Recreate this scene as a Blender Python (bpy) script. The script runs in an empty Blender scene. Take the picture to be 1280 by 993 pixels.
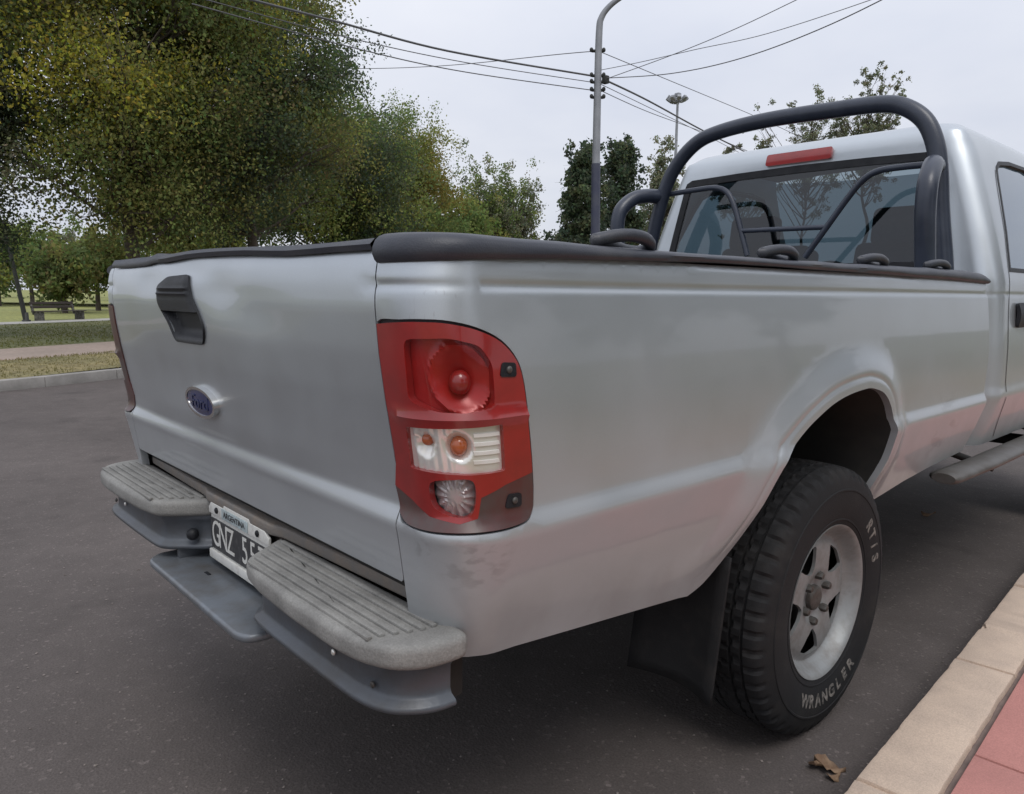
import bpy, bmesh, math, random
import numpy as np
from mathutils import Vector, Matrix
from mathutils.geometry import delaunay_2d_cdt

rad = math.radians
scene = bpy.context.scene
COL = scene.collection

# ------------------------------------------------------------------ camera
CAM = np.array([1.6998, -0.6251, 1.1919])
YAW, PITCH, ROLL, FPX = rad(47.5953), rad(-7.8801), rad(0.5152), 938.44
def cam_axes():
    cy, sy, cp, sp = math.cos(YAW), math.sin(YAW), math.cos(PITCH), math.sin(PITCH)
    f = np.array([-sy * cp, cy * cp, sp]); r = np.array([cy, sy, 0.0]); u = np.cross(r, f)
    cr, sr = math.cos(ROLL), math.sin(ROLL)
    return r * cr + u * sr, -r * sr + u * cr, f
CR, CU, CF = cam_axes()
cd = bpy.data.cameras.new('camera')
cam = bpy.data.objects.new('camera', cd); COL.objects.link(cam)
cd.sensor_fit = 'HORIZONTAL'; cd.sensor_width = 36.0; cd.lens = FPX / 1280 * 36.0
cd.clip_start = 0.05; cd.clip_end = 3000
cam.matrix_world = Matrix(((CR[0], CU[0], -CF[0], CAM[0]), (CR[1], CU[1], -CF[1], CAM[1]),
                           (CR[2], CU[2], -CF[2], CAM[2]), (0, 0, 0, 1)))
scene.camera = cam

# ------------------------------------------------------------------ sky, sun, exposure
SUN_EL, SUN_AZ = rad(58), rad(112)      # azimuth clockwise from +y
world = bpy.data.worlds.new('World'); scene.world = world; world.use_nodes = True
wn, wl = world.node_tree.nodes, world.node_tree.links
wn.clear()
w_out = wn.new('ShaderNodeOutputWorld'); w_bg = wn.new('ShaderNodeBackground')
w_sky = wn.new('ShaderNodeTexSky'); w_sky.sky_type = 'NISHITA'; w_sky.sun_disc = False
w_sky.sun_elevation = SUN_EL; w_sky.sun_rotation = SUN_AZ
w_tc = wn.new('ShaderNodeTexCoord'); w_sep = wn.new('ShaderNodeSeparateXYZ')
wl.new(w_tc.outputs['Generated'], w_sep.inputs[0])
def wmath(op, a, b=None, clamp=False):
    n = wn.new('ShaderNodeMath'); n.operation = op; n.use_clamp = clamp
    for i, x in enumerate((a, b)):
        if x is None: continue
        if isinstance(x, (int, float)): n.inputs[i].default_value = x
        else: wl.new(x, n.inputs[i])
    return n.outputs[0]
zc = wmath('MAXIMUM', w_sep.outputs[2], 0.0)
den = wmath('ADD', zc, 0.22)
cmb = wn.new('ShaderNodeCombineXYZ')
wl.new(wmath('DIVIDE', w_sep.outputs[0], den), cmb.inputs[0])
wl.new(wmath('DIVIDE', w_sep.outputs[1], den), cmb.inputs[1])
w_noise = wn.new('ShaderNodeTexNoise'); w_noise.inputs['Scale'].default_value = 0.9
w_noise.inputs['Detail'].default_value = 5.0; w_noise.inputs['Roughness'].default_value = 0.5
wl.new(cmb.outputs[0], w_noise.inputs['Vector'])
w_ramp = wn.new('ShaderNodeValToRGB')
w_ramp.color_ramp.elements[0].position = 0.32; w_ramp.color_ramp.elements[0].color = (0.60, 0.635, 0.73, 1)
w_ramp.color_ramp.elements[1].position = 0.68; w_ramp.color_ramp.elements[1].color = (0.77, 0.785, 0.84, 1)
wl.new(w_noise.outputs['Fac'], w_ramp.inputs['Fac'])
grad = wmath('ADD', wmath('MULTIPLY', zc, 0.62), 0.93)
w_mul = wn.new('ShaderNodeMix'); w_mul.data_type = 'RGBA'; w_mul.blend_type = 'MULTIPLY'
w_mul.inputs['Factor'].default_value = 1.0
wl.new(w_ramp.outputs[0], w_mul.inputs['A'])
w_g = wn.new('ShaderNodeCombineColor')
for i in range(3): wl.new(grad, w_g.inputs[i])
wl.new(w_g.outputs[0], w_mul.inputs['B'])
w_sc = wn.new('ShaderNodeMix'); w_sc.data_type = 'RGBA'; w_sc.blend_type = 'MULTIPLY'
w_sc.inputs['Factor'].default_value = 1.0; w_sc.inputs['B'].default_value = (10.0, 10.0, 10.0, 1)
wl.new(w_mul.outputs['Result'], w_sc.inputs['A'])
w_mix = wn.new('ShaderNodeMix'); w_mix.data_type = 'RGBA'; w_mix.inputs['Factor'].default_value = 0.94
wl.new(w_sky.outputs[0], w_mix.inputs['A']); wl.new(w_sc.outputs['Result'], w_mix.inputs['B'])
wl.new(w_mix.outputs['Result'], w_bg.inputs['Color'])
w_bg.inputs['Strength'].default_value = 0.108
wl.new(w_bg.outputs[0], w_out.inputs['Surface'])

sd = bpy.data.lights.new('sun', 'SUN'); sd.energy = 1.3; sd.angle = rad(25); sd.color = (1.0, 0.965, 0.92)
sun = bpy.data.objects.new('sun', sd); COL.objects.link(sun)
sdir = Vector((math.sin(SUN_AZ) * math.cos(SUN_EL), math.cos(SUN_AZ) * math.cos(SUN_EL), math.sin(SUN_EL)))
sun.rotation_euler = sdir.to_track_quat('Z', 'Y').to_euler(); sun.location = (0, 0, 30)

vs_ = scene.view_settings
vs_.view_transform = 'Standard'; vs_.look = 'None'; vs_.exposure = 0.0; vs_.gamma = 1.0
vs_.use_curve_mapping = False
scene.cycles.max_bounces = 8; scene.cycles.transparent_max_bounces = 16
scene.cycles.use_denoising = True

# ------------------------------------------------------------------ picture helpers (survey of the place)
def pray(u, v):
    return (u - 640) / FPX * CR - (v - 496.5) / FPX * CU + CF
def on_z(u, v, z=0.0):
    d = pray(u, v); t = (z - CAM[2]) / d[2]; return CAM + t * d
def at_dist(u, v, D):
    d = pray(u, v); return CAM + d * (D / math.hypot(d[0], d[1]))

# ------------------------------------------------------------------ materials
M = {}
def nd(nt, t, **kw):
    n = nt.nodes.new(t)
    for k, x in kw.items(): setattr(n, k, x)
    return n
def pm(name, base, rough=0.5, metal=0.0, coat=0.0, coat_rough=0.08, col2=None, var_scale=8.0, var_lo=0.4, var_hi=0.7,
       bump=0.0, bump_scale=60.0, spec=0.5, rough2=None, fine=None, fine_scale=300.0, detail=6.0, bump_dist=0.01):
    m = bpy.data.materials.new(name); m.use_nodes = True; nt = m.node_tree; L = nt.links
    b = nt.nodes['Principled BSDF']
    b.inputs['Base Color'].default_value = (*base, 1); b.inputs['Roughness'].default_value = rough
    b.inputs['Metallic'].default_value = metal; b.inputs['Coat Weight'].default_value = coat
    b.inputs['Coat Roughness'].default_value = coat_rough; b.inputs['Specular IOR Level'].default_value = spec
    tc = nd(nt, 'ShaderNodeTexCoord')
    if col2 is not None:
        n = nd(nt, 'ShaderNodeTexNoise'); n.inputs['Scale'].default_value = var_scale; n.inputs['Detail'].default_value = detail
        n.inputs['Roughness'].default_value = 0.62
        L.new(tc.outputs['Object'], n.inputs['Vector'])
        r = nd(nt, 'ShaderNodeMapRange'); r.inputs[1].default_value = var_lo; r.inputs[2].default_value = var_hi
        L.new(n.outputs['Fac'], r.inputs[0])
        mx = nd(nt, 'ShaderNodeMix', data_type='RGBA'); mx.inputs['A'].default_value = (*base, 1); mx.inputs['B'].default_value = (*col2, 1)
        L.new(r.outputs[0], mx.inputs['Factor']); col = mx.outputs['Result']
        if rough2 is not None:
            rr = nd(nt, 'ShaderNodeMix', data_type='FLOAT'); rr.inputs['A'].default_value = rough; rr.inputs['B'].default_value = rough2
            L.new(r.outputs[0], rr.inputs['Factor']); L.new(rr.outputs['Result'], b.inputs['Roughness'])
        if fine is not None:
            n3 = nd(nt, 'ShaderNodeTexNoise'); n3.inputs['Scale'].default_value = fine_scale; n3.inputs['Detail'].default_value = 3
            L.new(tc.outputs['Object'], n3.inputs['Vector'])
            r3 = nd(nt, 'ShaderNodeMapRange'); r3.inputs[1].default_value = 0.3; r3.inputs[2].default_value = 0.7
            r3.inputs[3].default_value = 1 - fine; r3.inputs[4].default_value = 1 + fine
            L.new(n3.outputs['Fac'], r3.inputs[0])
            vm = nd(nt, 'ShaderNodeVectorMath', operation='SCALE')
            L.new(col, vm.inputs[0]); L.new(r3.outputs[0], vm.inputs['Scale']); col = vm.outputs[0]
        L.new(col, b.inputs['Base Color'])
    if bump:
        n2 = nd(nt, 'ShaderNodeTexNoise'); n2.inputs['Scale'].default_value = bump_scale; n2.inputs['Detail'].default_value = 5
        L.new(tc.outputs['Object'], n2.inputs['Vector'])
        bp = nd(nt, 'ShaderNodeBump'); bp.inputs['Strength'].default_value = bump; bp.inputs['Distance'].default_value = bump_dist
        L.new(n2.outputs['Fac'], bp.inputs['Height']); L.new(bp.outputs[0], b.inputs['Normal'])
    M[name] = m; return m

def paint_mat():
    m = bpy.data.materials.new('silver_paint'); m.use_nodes = True; nt = m.node_tree; L = nt.links
    b = nt.nodes['Principled BSDF']
    tc = nd(nt, 'ShaderNodeTexCoord')
    n = nd(nt, 'ShaderNodeTexNoise'); n.inputs['Scale'].default_value = 5; n.inputs['Detail'].default_value = 8
    L.new(tc.outputs['Object'], n.inputs['Vector'])
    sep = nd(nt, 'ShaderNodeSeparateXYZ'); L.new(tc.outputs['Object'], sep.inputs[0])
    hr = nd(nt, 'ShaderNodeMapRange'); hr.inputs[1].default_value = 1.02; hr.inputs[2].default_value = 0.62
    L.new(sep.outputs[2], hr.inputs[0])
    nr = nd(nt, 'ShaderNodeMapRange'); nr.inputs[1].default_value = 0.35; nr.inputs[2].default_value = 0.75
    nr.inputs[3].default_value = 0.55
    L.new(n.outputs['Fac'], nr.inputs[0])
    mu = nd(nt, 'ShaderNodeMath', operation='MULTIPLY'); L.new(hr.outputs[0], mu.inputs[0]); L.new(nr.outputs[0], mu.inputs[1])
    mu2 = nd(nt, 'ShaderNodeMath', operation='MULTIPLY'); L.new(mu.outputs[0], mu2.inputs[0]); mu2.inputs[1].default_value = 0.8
    # flakes
    fl = nd(nt, 'ShaderNodeTexNoise'); fl.inputs['Scale'].default_value = 900; L.new(tc.outputs['Object'], fl.inputs['Vector'])
    fr = nd(nt, 'ShaderNodeMapRange'); fr.inputs[3].default_value = 0.9; fr.inputs[4].default_value = 1.1
    L.new(fl.outputs['Fac'], fr.inputs[0])
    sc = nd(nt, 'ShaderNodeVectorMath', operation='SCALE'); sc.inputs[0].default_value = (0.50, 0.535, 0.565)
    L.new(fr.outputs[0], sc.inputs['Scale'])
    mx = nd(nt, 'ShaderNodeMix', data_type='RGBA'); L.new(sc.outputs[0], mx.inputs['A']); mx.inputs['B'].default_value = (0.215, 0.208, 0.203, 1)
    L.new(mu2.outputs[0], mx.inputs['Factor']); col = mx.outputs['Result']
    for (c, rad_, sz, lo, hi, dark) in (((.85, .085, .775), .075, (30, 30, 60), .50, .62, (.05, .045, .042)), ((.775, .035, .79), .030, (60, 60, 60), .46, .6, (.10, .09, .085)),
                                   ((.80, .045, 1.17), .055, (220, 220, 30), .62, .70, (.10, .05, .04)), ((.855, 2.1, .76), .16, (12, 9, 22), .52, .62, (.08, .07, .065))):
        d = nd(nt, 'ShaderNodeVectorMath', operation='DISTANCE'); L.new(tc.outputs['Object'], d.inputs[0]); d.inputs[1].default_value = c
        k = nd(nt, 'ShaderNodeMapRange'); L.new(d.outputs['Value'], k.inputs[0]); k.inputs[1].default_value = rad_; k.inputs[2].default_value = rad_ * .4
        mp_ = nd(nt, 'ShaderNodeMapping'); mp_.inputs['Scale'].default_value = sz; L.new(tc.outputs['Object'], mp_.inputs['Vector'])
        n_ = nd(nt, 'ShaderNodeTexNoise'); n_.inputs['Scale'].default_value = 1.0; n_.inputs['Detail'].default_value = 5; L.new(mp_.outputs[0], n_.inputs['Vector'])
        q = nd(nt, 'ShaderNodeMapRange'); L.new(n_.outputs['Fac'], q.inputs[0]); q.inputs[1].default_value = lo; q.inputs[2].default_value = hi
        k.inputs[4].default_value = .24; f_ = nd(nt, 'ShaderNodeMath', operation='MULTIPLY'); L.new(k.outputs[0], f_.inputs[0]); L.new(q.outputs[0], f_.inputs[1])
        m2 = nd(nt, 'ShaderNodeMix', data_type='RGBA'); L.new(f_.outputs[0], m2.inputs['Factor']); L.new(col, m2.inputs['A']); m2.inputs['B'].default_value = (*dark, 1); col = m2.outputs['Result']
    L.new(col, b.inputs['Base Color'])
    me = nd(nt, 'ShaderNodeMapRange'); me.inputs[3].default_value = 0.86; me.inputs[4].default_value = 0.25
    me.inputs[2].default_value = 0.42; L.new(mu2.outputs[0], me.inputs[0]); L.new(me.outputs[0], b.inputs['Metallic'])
    ro = nd(nt, 'ShaderNodeMapRange'); ro.inputs[3].default_value = 0.33; ro.inputs[4].default_value = 0.66
    L.new(nr.outputs[0], ro.inputs[0]); ro.inputs[1].default_value = 0.25; ro.inputs[2].default_value = 1.6
    L.new(ro.outputs[0], b.inputs['Roughness'])
    b.inputs['Coat Weight'].default_value = 0.5; b.inputs['Coat Roughness'].default_value = 0.05
    # faint waviness of old sheet metal
    wv = nd(nt, 'ShaderNodeTexNoise'); wv.inputs['Scale'].default_value = 4.5; wv.inputs['Detail'].default_value = 1.5
    L.new(tc.outputs['Object'], wv.inputs['Vector'])
    bp = nd(nt, 'ShaderNodeBump'); bp.inputs['Strength'].default_value = 0.05; bp.inputs['Distance'].default_value = 0.02
    L.new(wv.outputs['Fac'], bp.inputs['Height']); L.new(bp.outputs[0], b.inputs['Normal']); L.new(bp.outputs[0], b.inputs['Coat Normal'])
    M['paint'] = m
paint_mat()

def glass_mat(name, tint, ior=1.5, base_refl=0.0, rough=0.02, k=1.6):
    """thin sheet glass: tinted see-through plus a Fresnel mirror"""
    m = bpy.data.materials.new(name); m.use_nodes = True; nt = m.node_tree; L = nt.links
    nt.nodes.clear()
    o = nd(nt, 'ShaderNodeOutputMaterial'); mix = nd(nt, 'ShaderNodeMixShader')
    t = nd(nt, 'ShaderNodeBsdfTransparent'); t.inputs[0].default_value = (*tint, 1)
    g = nd(nt, 'ShaderNodeBsdfGlossy'); g.inputs['Roughness'].default_value = rough; g.inputs[0].default_value = (0.95, 0.97, 1, 1)
    f = nd(nt, 'ShaderNodeFresnel'); ge = nd(nt, 'ShaderNodeNewGeometry'); im = nd(nt, 'ShaderNodeMix', data_type='FLOAT'); im.inputs['A'].default_value = ior; im.inputs['B'].default_value = 1 / ior
    L.new(ge.outputs['Backfacing'], im.inputs['Factor']); L.new(im.outputs['Result'], f.inputs[0])      # both faces of a thin pane reflect alike
    ad = nd(nt, 'ShaderNodeMath', operation='MULTIPLY_ADD'); L.new(f.outputs[0], ad.inputs[0]); ad.inputs[1].default_value = k; ad.inputs[2].default_value = base_refl
    ad.use_clamp = True
    L.new(ad.outputs[0], mix.inputs[0]); L.new(t.outputs[0], mix.inputs[1]); L.new(g.outputs[0], mix.inputs[2])
    L.new(mix.outputs[0], o.inputs[0]); M[name] = m
glass_mat('window_glass', (0.245, 0.31, 0.345), base_refl=0.01, k=1.3)
glass_mat('lens_clear', (0.96, 0.96, 0.96), ior=1.32, k=1.0)
glass_mat('lens_red', (0.85, 0.10, 0.07))

pm('black_plastic', (0.009, 0.010, 0.013), 0.5, bump=0.15, bump_scale=400, col2=(0.022, 0.023, 0.027), var_scale=14, spec=0.3)
pm('rubber', (0.013, 0.013, 0.014), 0.78, spec=0.3, bump=0.25, bump_scale=250, col2=(0.032, 0.029, 0.027), var_scale=9, var_lo=0.5, var_hi=0.85, bump_dist=0.003)
pm('vinyl', (0.030, 0.034, 0.047), 0.46, bump=0.3, bump_scale=350, col2=(0.06, 0.062, 0.07), var_scale=6, var_lo=0.45, var_hi=0.8, bump_dist=0.002)
pm('tube_black', (0.018, 0.025, 0.044), 0.42, coat=0.25, coat_rough=0.25, bump=0.3, bump_scale=220, col2=(0.030, 0.039, 0.062), var_scale=12, bump_dist=0.002)
pm('underbody', (0.012, 0.011, 0.010), 0.8, col2=(0.03, 0.026, 0.022), var_scale=6)
pm('pad_plastic', (0.175, 0.172, 0.163), 0.68, bump=0.35, bump_scale=180, col2=(0.27, 0.265, 0.25), var_scale=11, var_lo=0.35, var_hi=0.7, bump_dist=0.003, fine=0.15)
pm('bumper_paint', (0.17, 0.19, 0.215), 0.42, metal=0.35, coat=0.15, coat_rough=0.3, col2=(0.12, 0.115, 0.11), var_scale=9, bump=0.08, bump_scale=120)
pm('bumper_paint_shaded', (0.085, 0.095, 0.11), 0.45, metal=0.25, coat=0.15, coat_rough=0.3, col2=(0.065, 0.063, 0.062), var_scale=9, bump=0.08, bump_scale=120)  # darker copy of bumper_paint, shadow on the bumper face put into the colour
pm('step_steel', (0.13, 0.125, 0.12), 0.5, metal=0.4, col2=(0.08, 0.07, 0.06), var_scale=9)  # steel darkened in colour to stand in for shadow on the side step
pm('dusty_panel', (0.16, 0.15, 0.14), 0.7, col2=(0.20, 0.165, 0.135), var_scale=22, bump=0.2, bump_scale=200)
pm('red_plastic', (0.285, 0.013, 0.012), 0.32, coat=0.7, coat_rough=0.08, col2=(0.22, 0.012, 0.011), var_scale=18, spec=0.5)
pm('red_reflector', (0.36, 0.012, 0.011), 0.28, metal=0.1, col2=(0.30, 0.010, 0.009), var_scale=40)
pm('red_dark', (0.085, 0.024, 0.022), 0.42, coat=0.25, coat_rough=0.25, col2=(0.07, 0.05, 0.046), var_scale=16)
pm('chrome', (0.75, 0.75, 0.74), 0.16, metal=1.0, col2=(0.60, 0.58, 0.54), var_scale=30)
pm('lamp_silver', (0.85, 0.84, 0.80), 0.35, metal=0.1, col2=(0.75, 0.72, 0.66), var_scale=30)
pm('amber', (0.42, 0.10, 0.03), 0.2, coat=0.6)
pm('smoke_grey', (0.42, 0.37, 0.37), 0.25, coat=0.5, metal=0.3, col2=(0.42, 0.39, 0.38), var_scale=60)
pm('lamp_cream', (0.86, 0.85, 0.81), 0.2, metal=0.45, coat=0.4, col2=(0.80, 0.74, 0.62), var_scale=30, var_lo=0.5, var_hi=0.8)
pm('wheel_silver', (0.27, 0.28, 0.28), 0.52, metal=0.5, col2=(0.19, 0.18, 0.17), var_scale=25, var_lo=0.45, var_hi=0.8, rough2=0.6)
pm('rusty_steel', (0.10, 0.096, 0.09), 0.5, metal=0.5, col2=(0.055, 0.042, 0.034), var_scale=60)
pm('badge_blue', (0.010, 0.018, 0.10), 0.25, coat=0.6)
pm('badge_script', (0.06, 0.07, 0.15), 0.4, metal=0.3)
pm('plate_white', (0.60, 0.60, 0.57), 0.5, col2=(0.40, 0.38, 0.35), var_scale=50, var_lo=0.5, var_hi=0.8)
pm('plate_black', (0.03, 0.03, 0.033), 0.5, col2=(0.10, 0.10, 0.10), var_scale=90, var_lo=0.5, var_hi=0.8)
pm('plate_sticker', (0.42, 0.50, 0.52), 0.5, col2=(0.30, 0.33, 0.33), var_scale=60)
pm('tyre_letter', (0.22, 0.20, 0.18), 0.75, col2=(0.035, 0.033, 0.03), var_scale=60, var_lo=0.38, var_hi=0.62)
pm('seat_cloth', (0.035, 0.038, 0.042), 0.9, col2=(0.06, 0.06, 0.06), var_scale=30)
pm('steel_grey', (0.30, 0.31, 0.33), 0.55, metal=0.3, col2=(0.22, 0.23, 0.25), var_scale=3)
pm('pole_navy', (0.045, 0.05, 0.085), 0.55, col2=(0.07, 0.075, 0.10), var_scale=4)
pm('pole_dark', (0.02, 0.022, 0.022), 0.6, col2=(0.035, 0.035, 0.03), var_scale=5)
pm('cable', (0.10, 0.10, 0.105), 0.7, col2=(0.13, 0.13, 0.135), var_scale=2)
pm('bench_wood', (0.035, 0.027, 0.022), 0.8, col2=(0.055, 0.042, 0.034), var_scale=20, bump=0.2)
pm('bench_concrete', (0.07, 0.068, 0.062), 0.85, col2=(0.20, 0.19, 0.17), var_scale=12, bump=0.2)
def asphalt_mat():
    m = bpy.data.materials.new('asphalt'); m.use_nodes = True; nt = m.node_tree; L = nt.links; b = nt.nodes['Principled BSDF']
    tc = nd(nt, 'ShaderNodeTexCoord'); P = tc.outputs['Object']
    def noise(sc, det, lo, hi, a, c, rough=.6):
        n = nd(nt, 'ShaderNodeTexNoise'); n.inputs['Scale'].default_value = sc; n.inputs['Detail'].default_value = det; n.inputs['Roughness'].default_value = rough
        L.new(P, n.inputs['Vector']); r = nd(nt, 'ShaderNodeMapRange'); L.new(n.outputs['Fac'], r.inputs[0])
        for k, x in zip((1, 2, 3, 4), (lo, hi, a, c)): r.inputs[k].default_value = x
        return r.outputs[0], n.outputs['Fac']
    def mul(a, c):
        n = nd(nt, 'ShaderNodeMath', operation='MULTIPLY'); L.new(a, n.inputs[0]); L.new(c, n.inputs[1]); return n.outputs[0]
    big, _ = noise(.55, 4, .3, .7, .80, 1.16); mid, _ = noise(6, 8, .3, .7, .86, 1.12, .7); fine, ff = noise(190, 3, .3, .7, .74, 1.26)
    stain, _ = noise(1.7, 5, .60, .74, 1.0, .70)
    vo = nd(nt, 'ShaderNodeTexVoronoi'); vo.inputs['Scale'].default_value = 115; L.new(P, vo.inputs['Vector'])
    st = nd(nt, 'ShaderNodeMapRange'); L.new(vo.outputs['Color'], st.inputs[0]); st.inputs[1].default_value = .80; st.inputs[2].default_value = 1.0; st.inputs[3].default_value = 1.0; st.inputs[4].default_value = 1.9
    f = mul(mul(mul(big, mid), mul(fine, stain)), st.outputs[0])
    sc = nd(nt, 'ShaderNodeVectorMath', operation='SCALE'); sc.inputs[0].default_value = (.094, .0805, .0755); L.new(f, sc.inputs['Scale']); L.new(sc.outputs[0], b.inputs['Base Color'])
    b.inputs['Roughness'].default_value = .88; b.inputs['Specular IOR Level'].default_value = .35
    ad = nd(nt, 'ShaderNodeMath', operation='ADD'); L.new(ff, ad.inputs[0]); L.new(vo.outputs['Distance'], ad.inputs[1])
    bp = nd(nt, 'ShaderNodeBump'); bp.inputs['Strength'].default_value = .35; bp.inputs['Distance'].default_value = .004; L.new(ad.outputs[0], bp.inputs['Height']); L.new(bp.outputs[0], b.inputs['Normal'])
    M['asphalt'] = m
asphalt_mat()
pm('kerb_concrete', (0.56, 0.44, 0.345), 0.85, col2=(0.45, 0.355, 0.285), var_scale=9, var_lo=0.4, var_hi=0.75, bump=0.35, bump_scale=130, fine=0.14, bump_dist=0.004)
pm('kerb_grey', (0.30, 0.285, 0.265), 0.9, col2=(0.20, 0.19, 0.175), var_scale=3, bump=0.3, bump_scale=40)
pm('pavement_pink', (0.52, 0.235, 0.205), 0.8, col2=(0.44, 0.20, 0.175), var_scale=5, var_lo=0.35, var_hi=0.7, bump=0.3, bump_scale=120, fine=0.12, bump_dist=0.004)
pm('joint_mortar', (0.20, 0.15, 0.13), 0.95, col2=(0.13, 0.10, 0.09), var_scale=20)
pm('path_pink', (0.32, 0.25, 0.21), 0.9, col2=(0.26, 0.21, 0.175), var_scale=0.8, fine=0.15, fine_scale=20)
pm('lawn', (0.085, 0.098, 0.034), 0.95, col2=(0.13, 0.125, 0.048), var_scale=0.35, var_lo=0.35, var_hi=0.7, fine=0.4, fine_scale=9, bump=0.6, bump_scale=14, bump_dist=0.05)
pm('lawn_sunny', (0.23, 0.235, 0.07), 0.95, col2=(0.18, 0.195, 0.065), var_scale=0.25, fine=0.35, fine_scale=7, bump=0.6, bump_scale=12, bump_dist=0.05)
pm('verge', (0.20, 0.165, 0.075), 0.95, col2=(0.145, 0.135, 0.06), var_scale=0.9, fine=0.4, fine_scale=12, bump=0.6, bump_scale=16, bump_dist=0.05)
pm('dry_grass', (0.22, 0.18, 0.08), 0.9, col2=(0.12, 0.12, 0.045), var_scale=1.2)
pm('green_grass', (0.115, 0.135, 0.045), 0.9, col2=(0.17, 0.165, 0.065), var_scale=0.8)
pm('path_concrete', (0.36, 0.35, 0.32), 0.9, col2=(0.28, 0.27, 0.25), var_scale=1.5)
pm('bark', (0.075, 0.06, 0.048), 0.95, col2=(0.12, 0.10, 0.08), var_scale=3, bump=0.7, bump_scale=12, bump_dist=0.05)
pm('dry_leaf', (0.16, 0.095, 0.055), 0.8, col2=(0.28, 0.19, 0.12), var_scale=40)
pm('pebble', (0.24, 0.21, 0.19), 0.9, col2=(0.14, 0.12, 0.11), var_scale=30)

def leaf_mat():
    m = bpy.data.materials.new('leaves'); m.use_nodes = True; nt = m.node_tree; L = nt.links
    nt.nodes.clear()
    o = nd(nt, 'ShaderNodeOutputMaterial'); at = nd(nt, 'ShaderNodeAttribute', attribute_name='tone')
    d = nd(nt, 'ShaderNodeBsdfDiffuse'); t = nd(nt, 'ShaderNodeBsdfTranslucent'); mx = nd(nt, 'ShaderNodeMixShader')
    L.new(at.outputs['Color'], d.inputs[0]); L.new(at.outputs['Color'], t.inputs[0]); mx.inputs[0].default_value = 0.42
    L.new(d.outputs[0], mx.inputs[1]); L.new(t.outputs[0], mx.inputs[2]); L.new(mx.outputs[0], o.inputs[0]); M['leaves'] = m
leaf_mat()
def grass_mat(name, c1, c2):
    m = bpy.data.materials.new(name); m.use_nodes = True; nt = m.node_tree; L = nt.links; nt.nodes.clear()
    o = nd(nt, 'ShaderNodeOutputMaterial'); tc = nd(nt, 'ShaderNodeTexCoord'); n = nd(nt, 'ShaderNodeTexNoise'); n.inputs['Scale'].default_value = 1.1; n.inputs['Detail'].default_value = 5
    L.new(tc.outputs['Object'], n.inputs['Vector']); r = nd(nt, 'ShaderNodeMapRange'); r.inputs[1].default_value = .35; r.inputs[2].default_value = .65; L.new(n.outputs['Fac'], r.inputs[0])
    mx = nd(nt, 'ShaderNodeMix', data_type='RGBA'); mx.inputs['A'].default_value = (*c1, 1); mx.inputs['B'].default_value = (*c2, 1); L.new(r.outputs[0], mx.inputs['Factor'])
    d = nd(nt, 'ShaderNodeBsdfDiffuse'); t = nd(nt, 'ShaderNodeBsdfTranslucent'); ms = nd(nt, 'ShaderNodeMixShader'); ms.inputs[0].default_value = .5
    L.new(mx.outputs['Result'], d.inputs[0]); L.new(mx.outputs['Result'], t.inputs[0]); L.new(d.outputs[0], ms.inputs[1]); L.new(t.outputs[0], ms.inputs[2]); L.new(ms.outputs[0], o.inputs[0]); M[name] = m
grass_mat('dry_grass', (.30, .25, .12), (.20, .19, .085)); grass_mat('green_grass', (.13, .155, .05), (.20, .195, .08))

# ------------------------------------------------------------------ mesh helpers
def link(name, me, mat, parent=None, smooth=True):
    o = bpy.data.objects.new(name, me); COL.objects.link(o)
    if mat is not None and not me.materials: me.materials.append(M[mat] if isinstance(mat, str) else mat)
    if smooth and len(me.polygons): me.polygons.foreach_set('use_smooth', [True] * len(me.polygons))
    if parent is not None: o.parent = parent
    return o
def tag(o, label=None, cat=None, group=None, kind=None):
    if label: o['label'] = label
    if cat: o['category'] = cat
    if group: o['group'] = group
    if kind: o['kind'] = kind
    return o
def empty(name, loc=(0, 0, 0), parent=None):
    o = bpy.data.objects.new(name, None); COL.objects.link(o); o.location = loc; o.empty_display_size = 0.1
    if parent is not None: o.parent = parent
    return o
def raw(name, V, F, mat, parent=None, smooth=True, sharp=None):
    me = bpy.data.meshes.new(name); me.from_pydata([tuple(map(float, v)) for v in V], [], F); me.update()
    if sharp: 
        o = link(name, me, mat, parent, smooth); me.set_sharp_from_angle(angle=rad(sharp)); return o
    return link(name, me, mat, parent, smooth)
def from_bm(name, bm, mat, parent=None, smooth=True, sharp=35):
    me = bpy.data.meshes.new(name); bm.to_mesh(me); bm.free()
    o = link(name, me, mat, parent, smooth)
    if smooth and sharp: me.set_sharp_from_angle(angle=rad(sharp))
    return o
def bm_box(bm, c, s, bevel=0.0, rot=None, seg=2):
    r = bmesh.ops.create_cube(bm, size=1.0); vs = r['verts']
    for v in vs:
        p = Vector((v.co.x * s[0], v.co.y * s[1], v.co.z * s[2]))
        if rot is not None: p = rot @ p
        v.co = p + Vector(c)
    if bevel > 0:
        es = list({e for v in vs for e in v.link_edges})
        bmesh.ops.bevel(bm, geom=es, offset=bevel, segments=seg, affect='EDGES', profile=0.6)
    return vs
def box(name, c, s, mat, parent=None, bevel=0.004, rot=None, seg=2):
    bm = bmesh.new(); bm_box(bm, c, s, bevel, rot, seg); return from_bm(name, bm, mat, parent)
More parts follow.
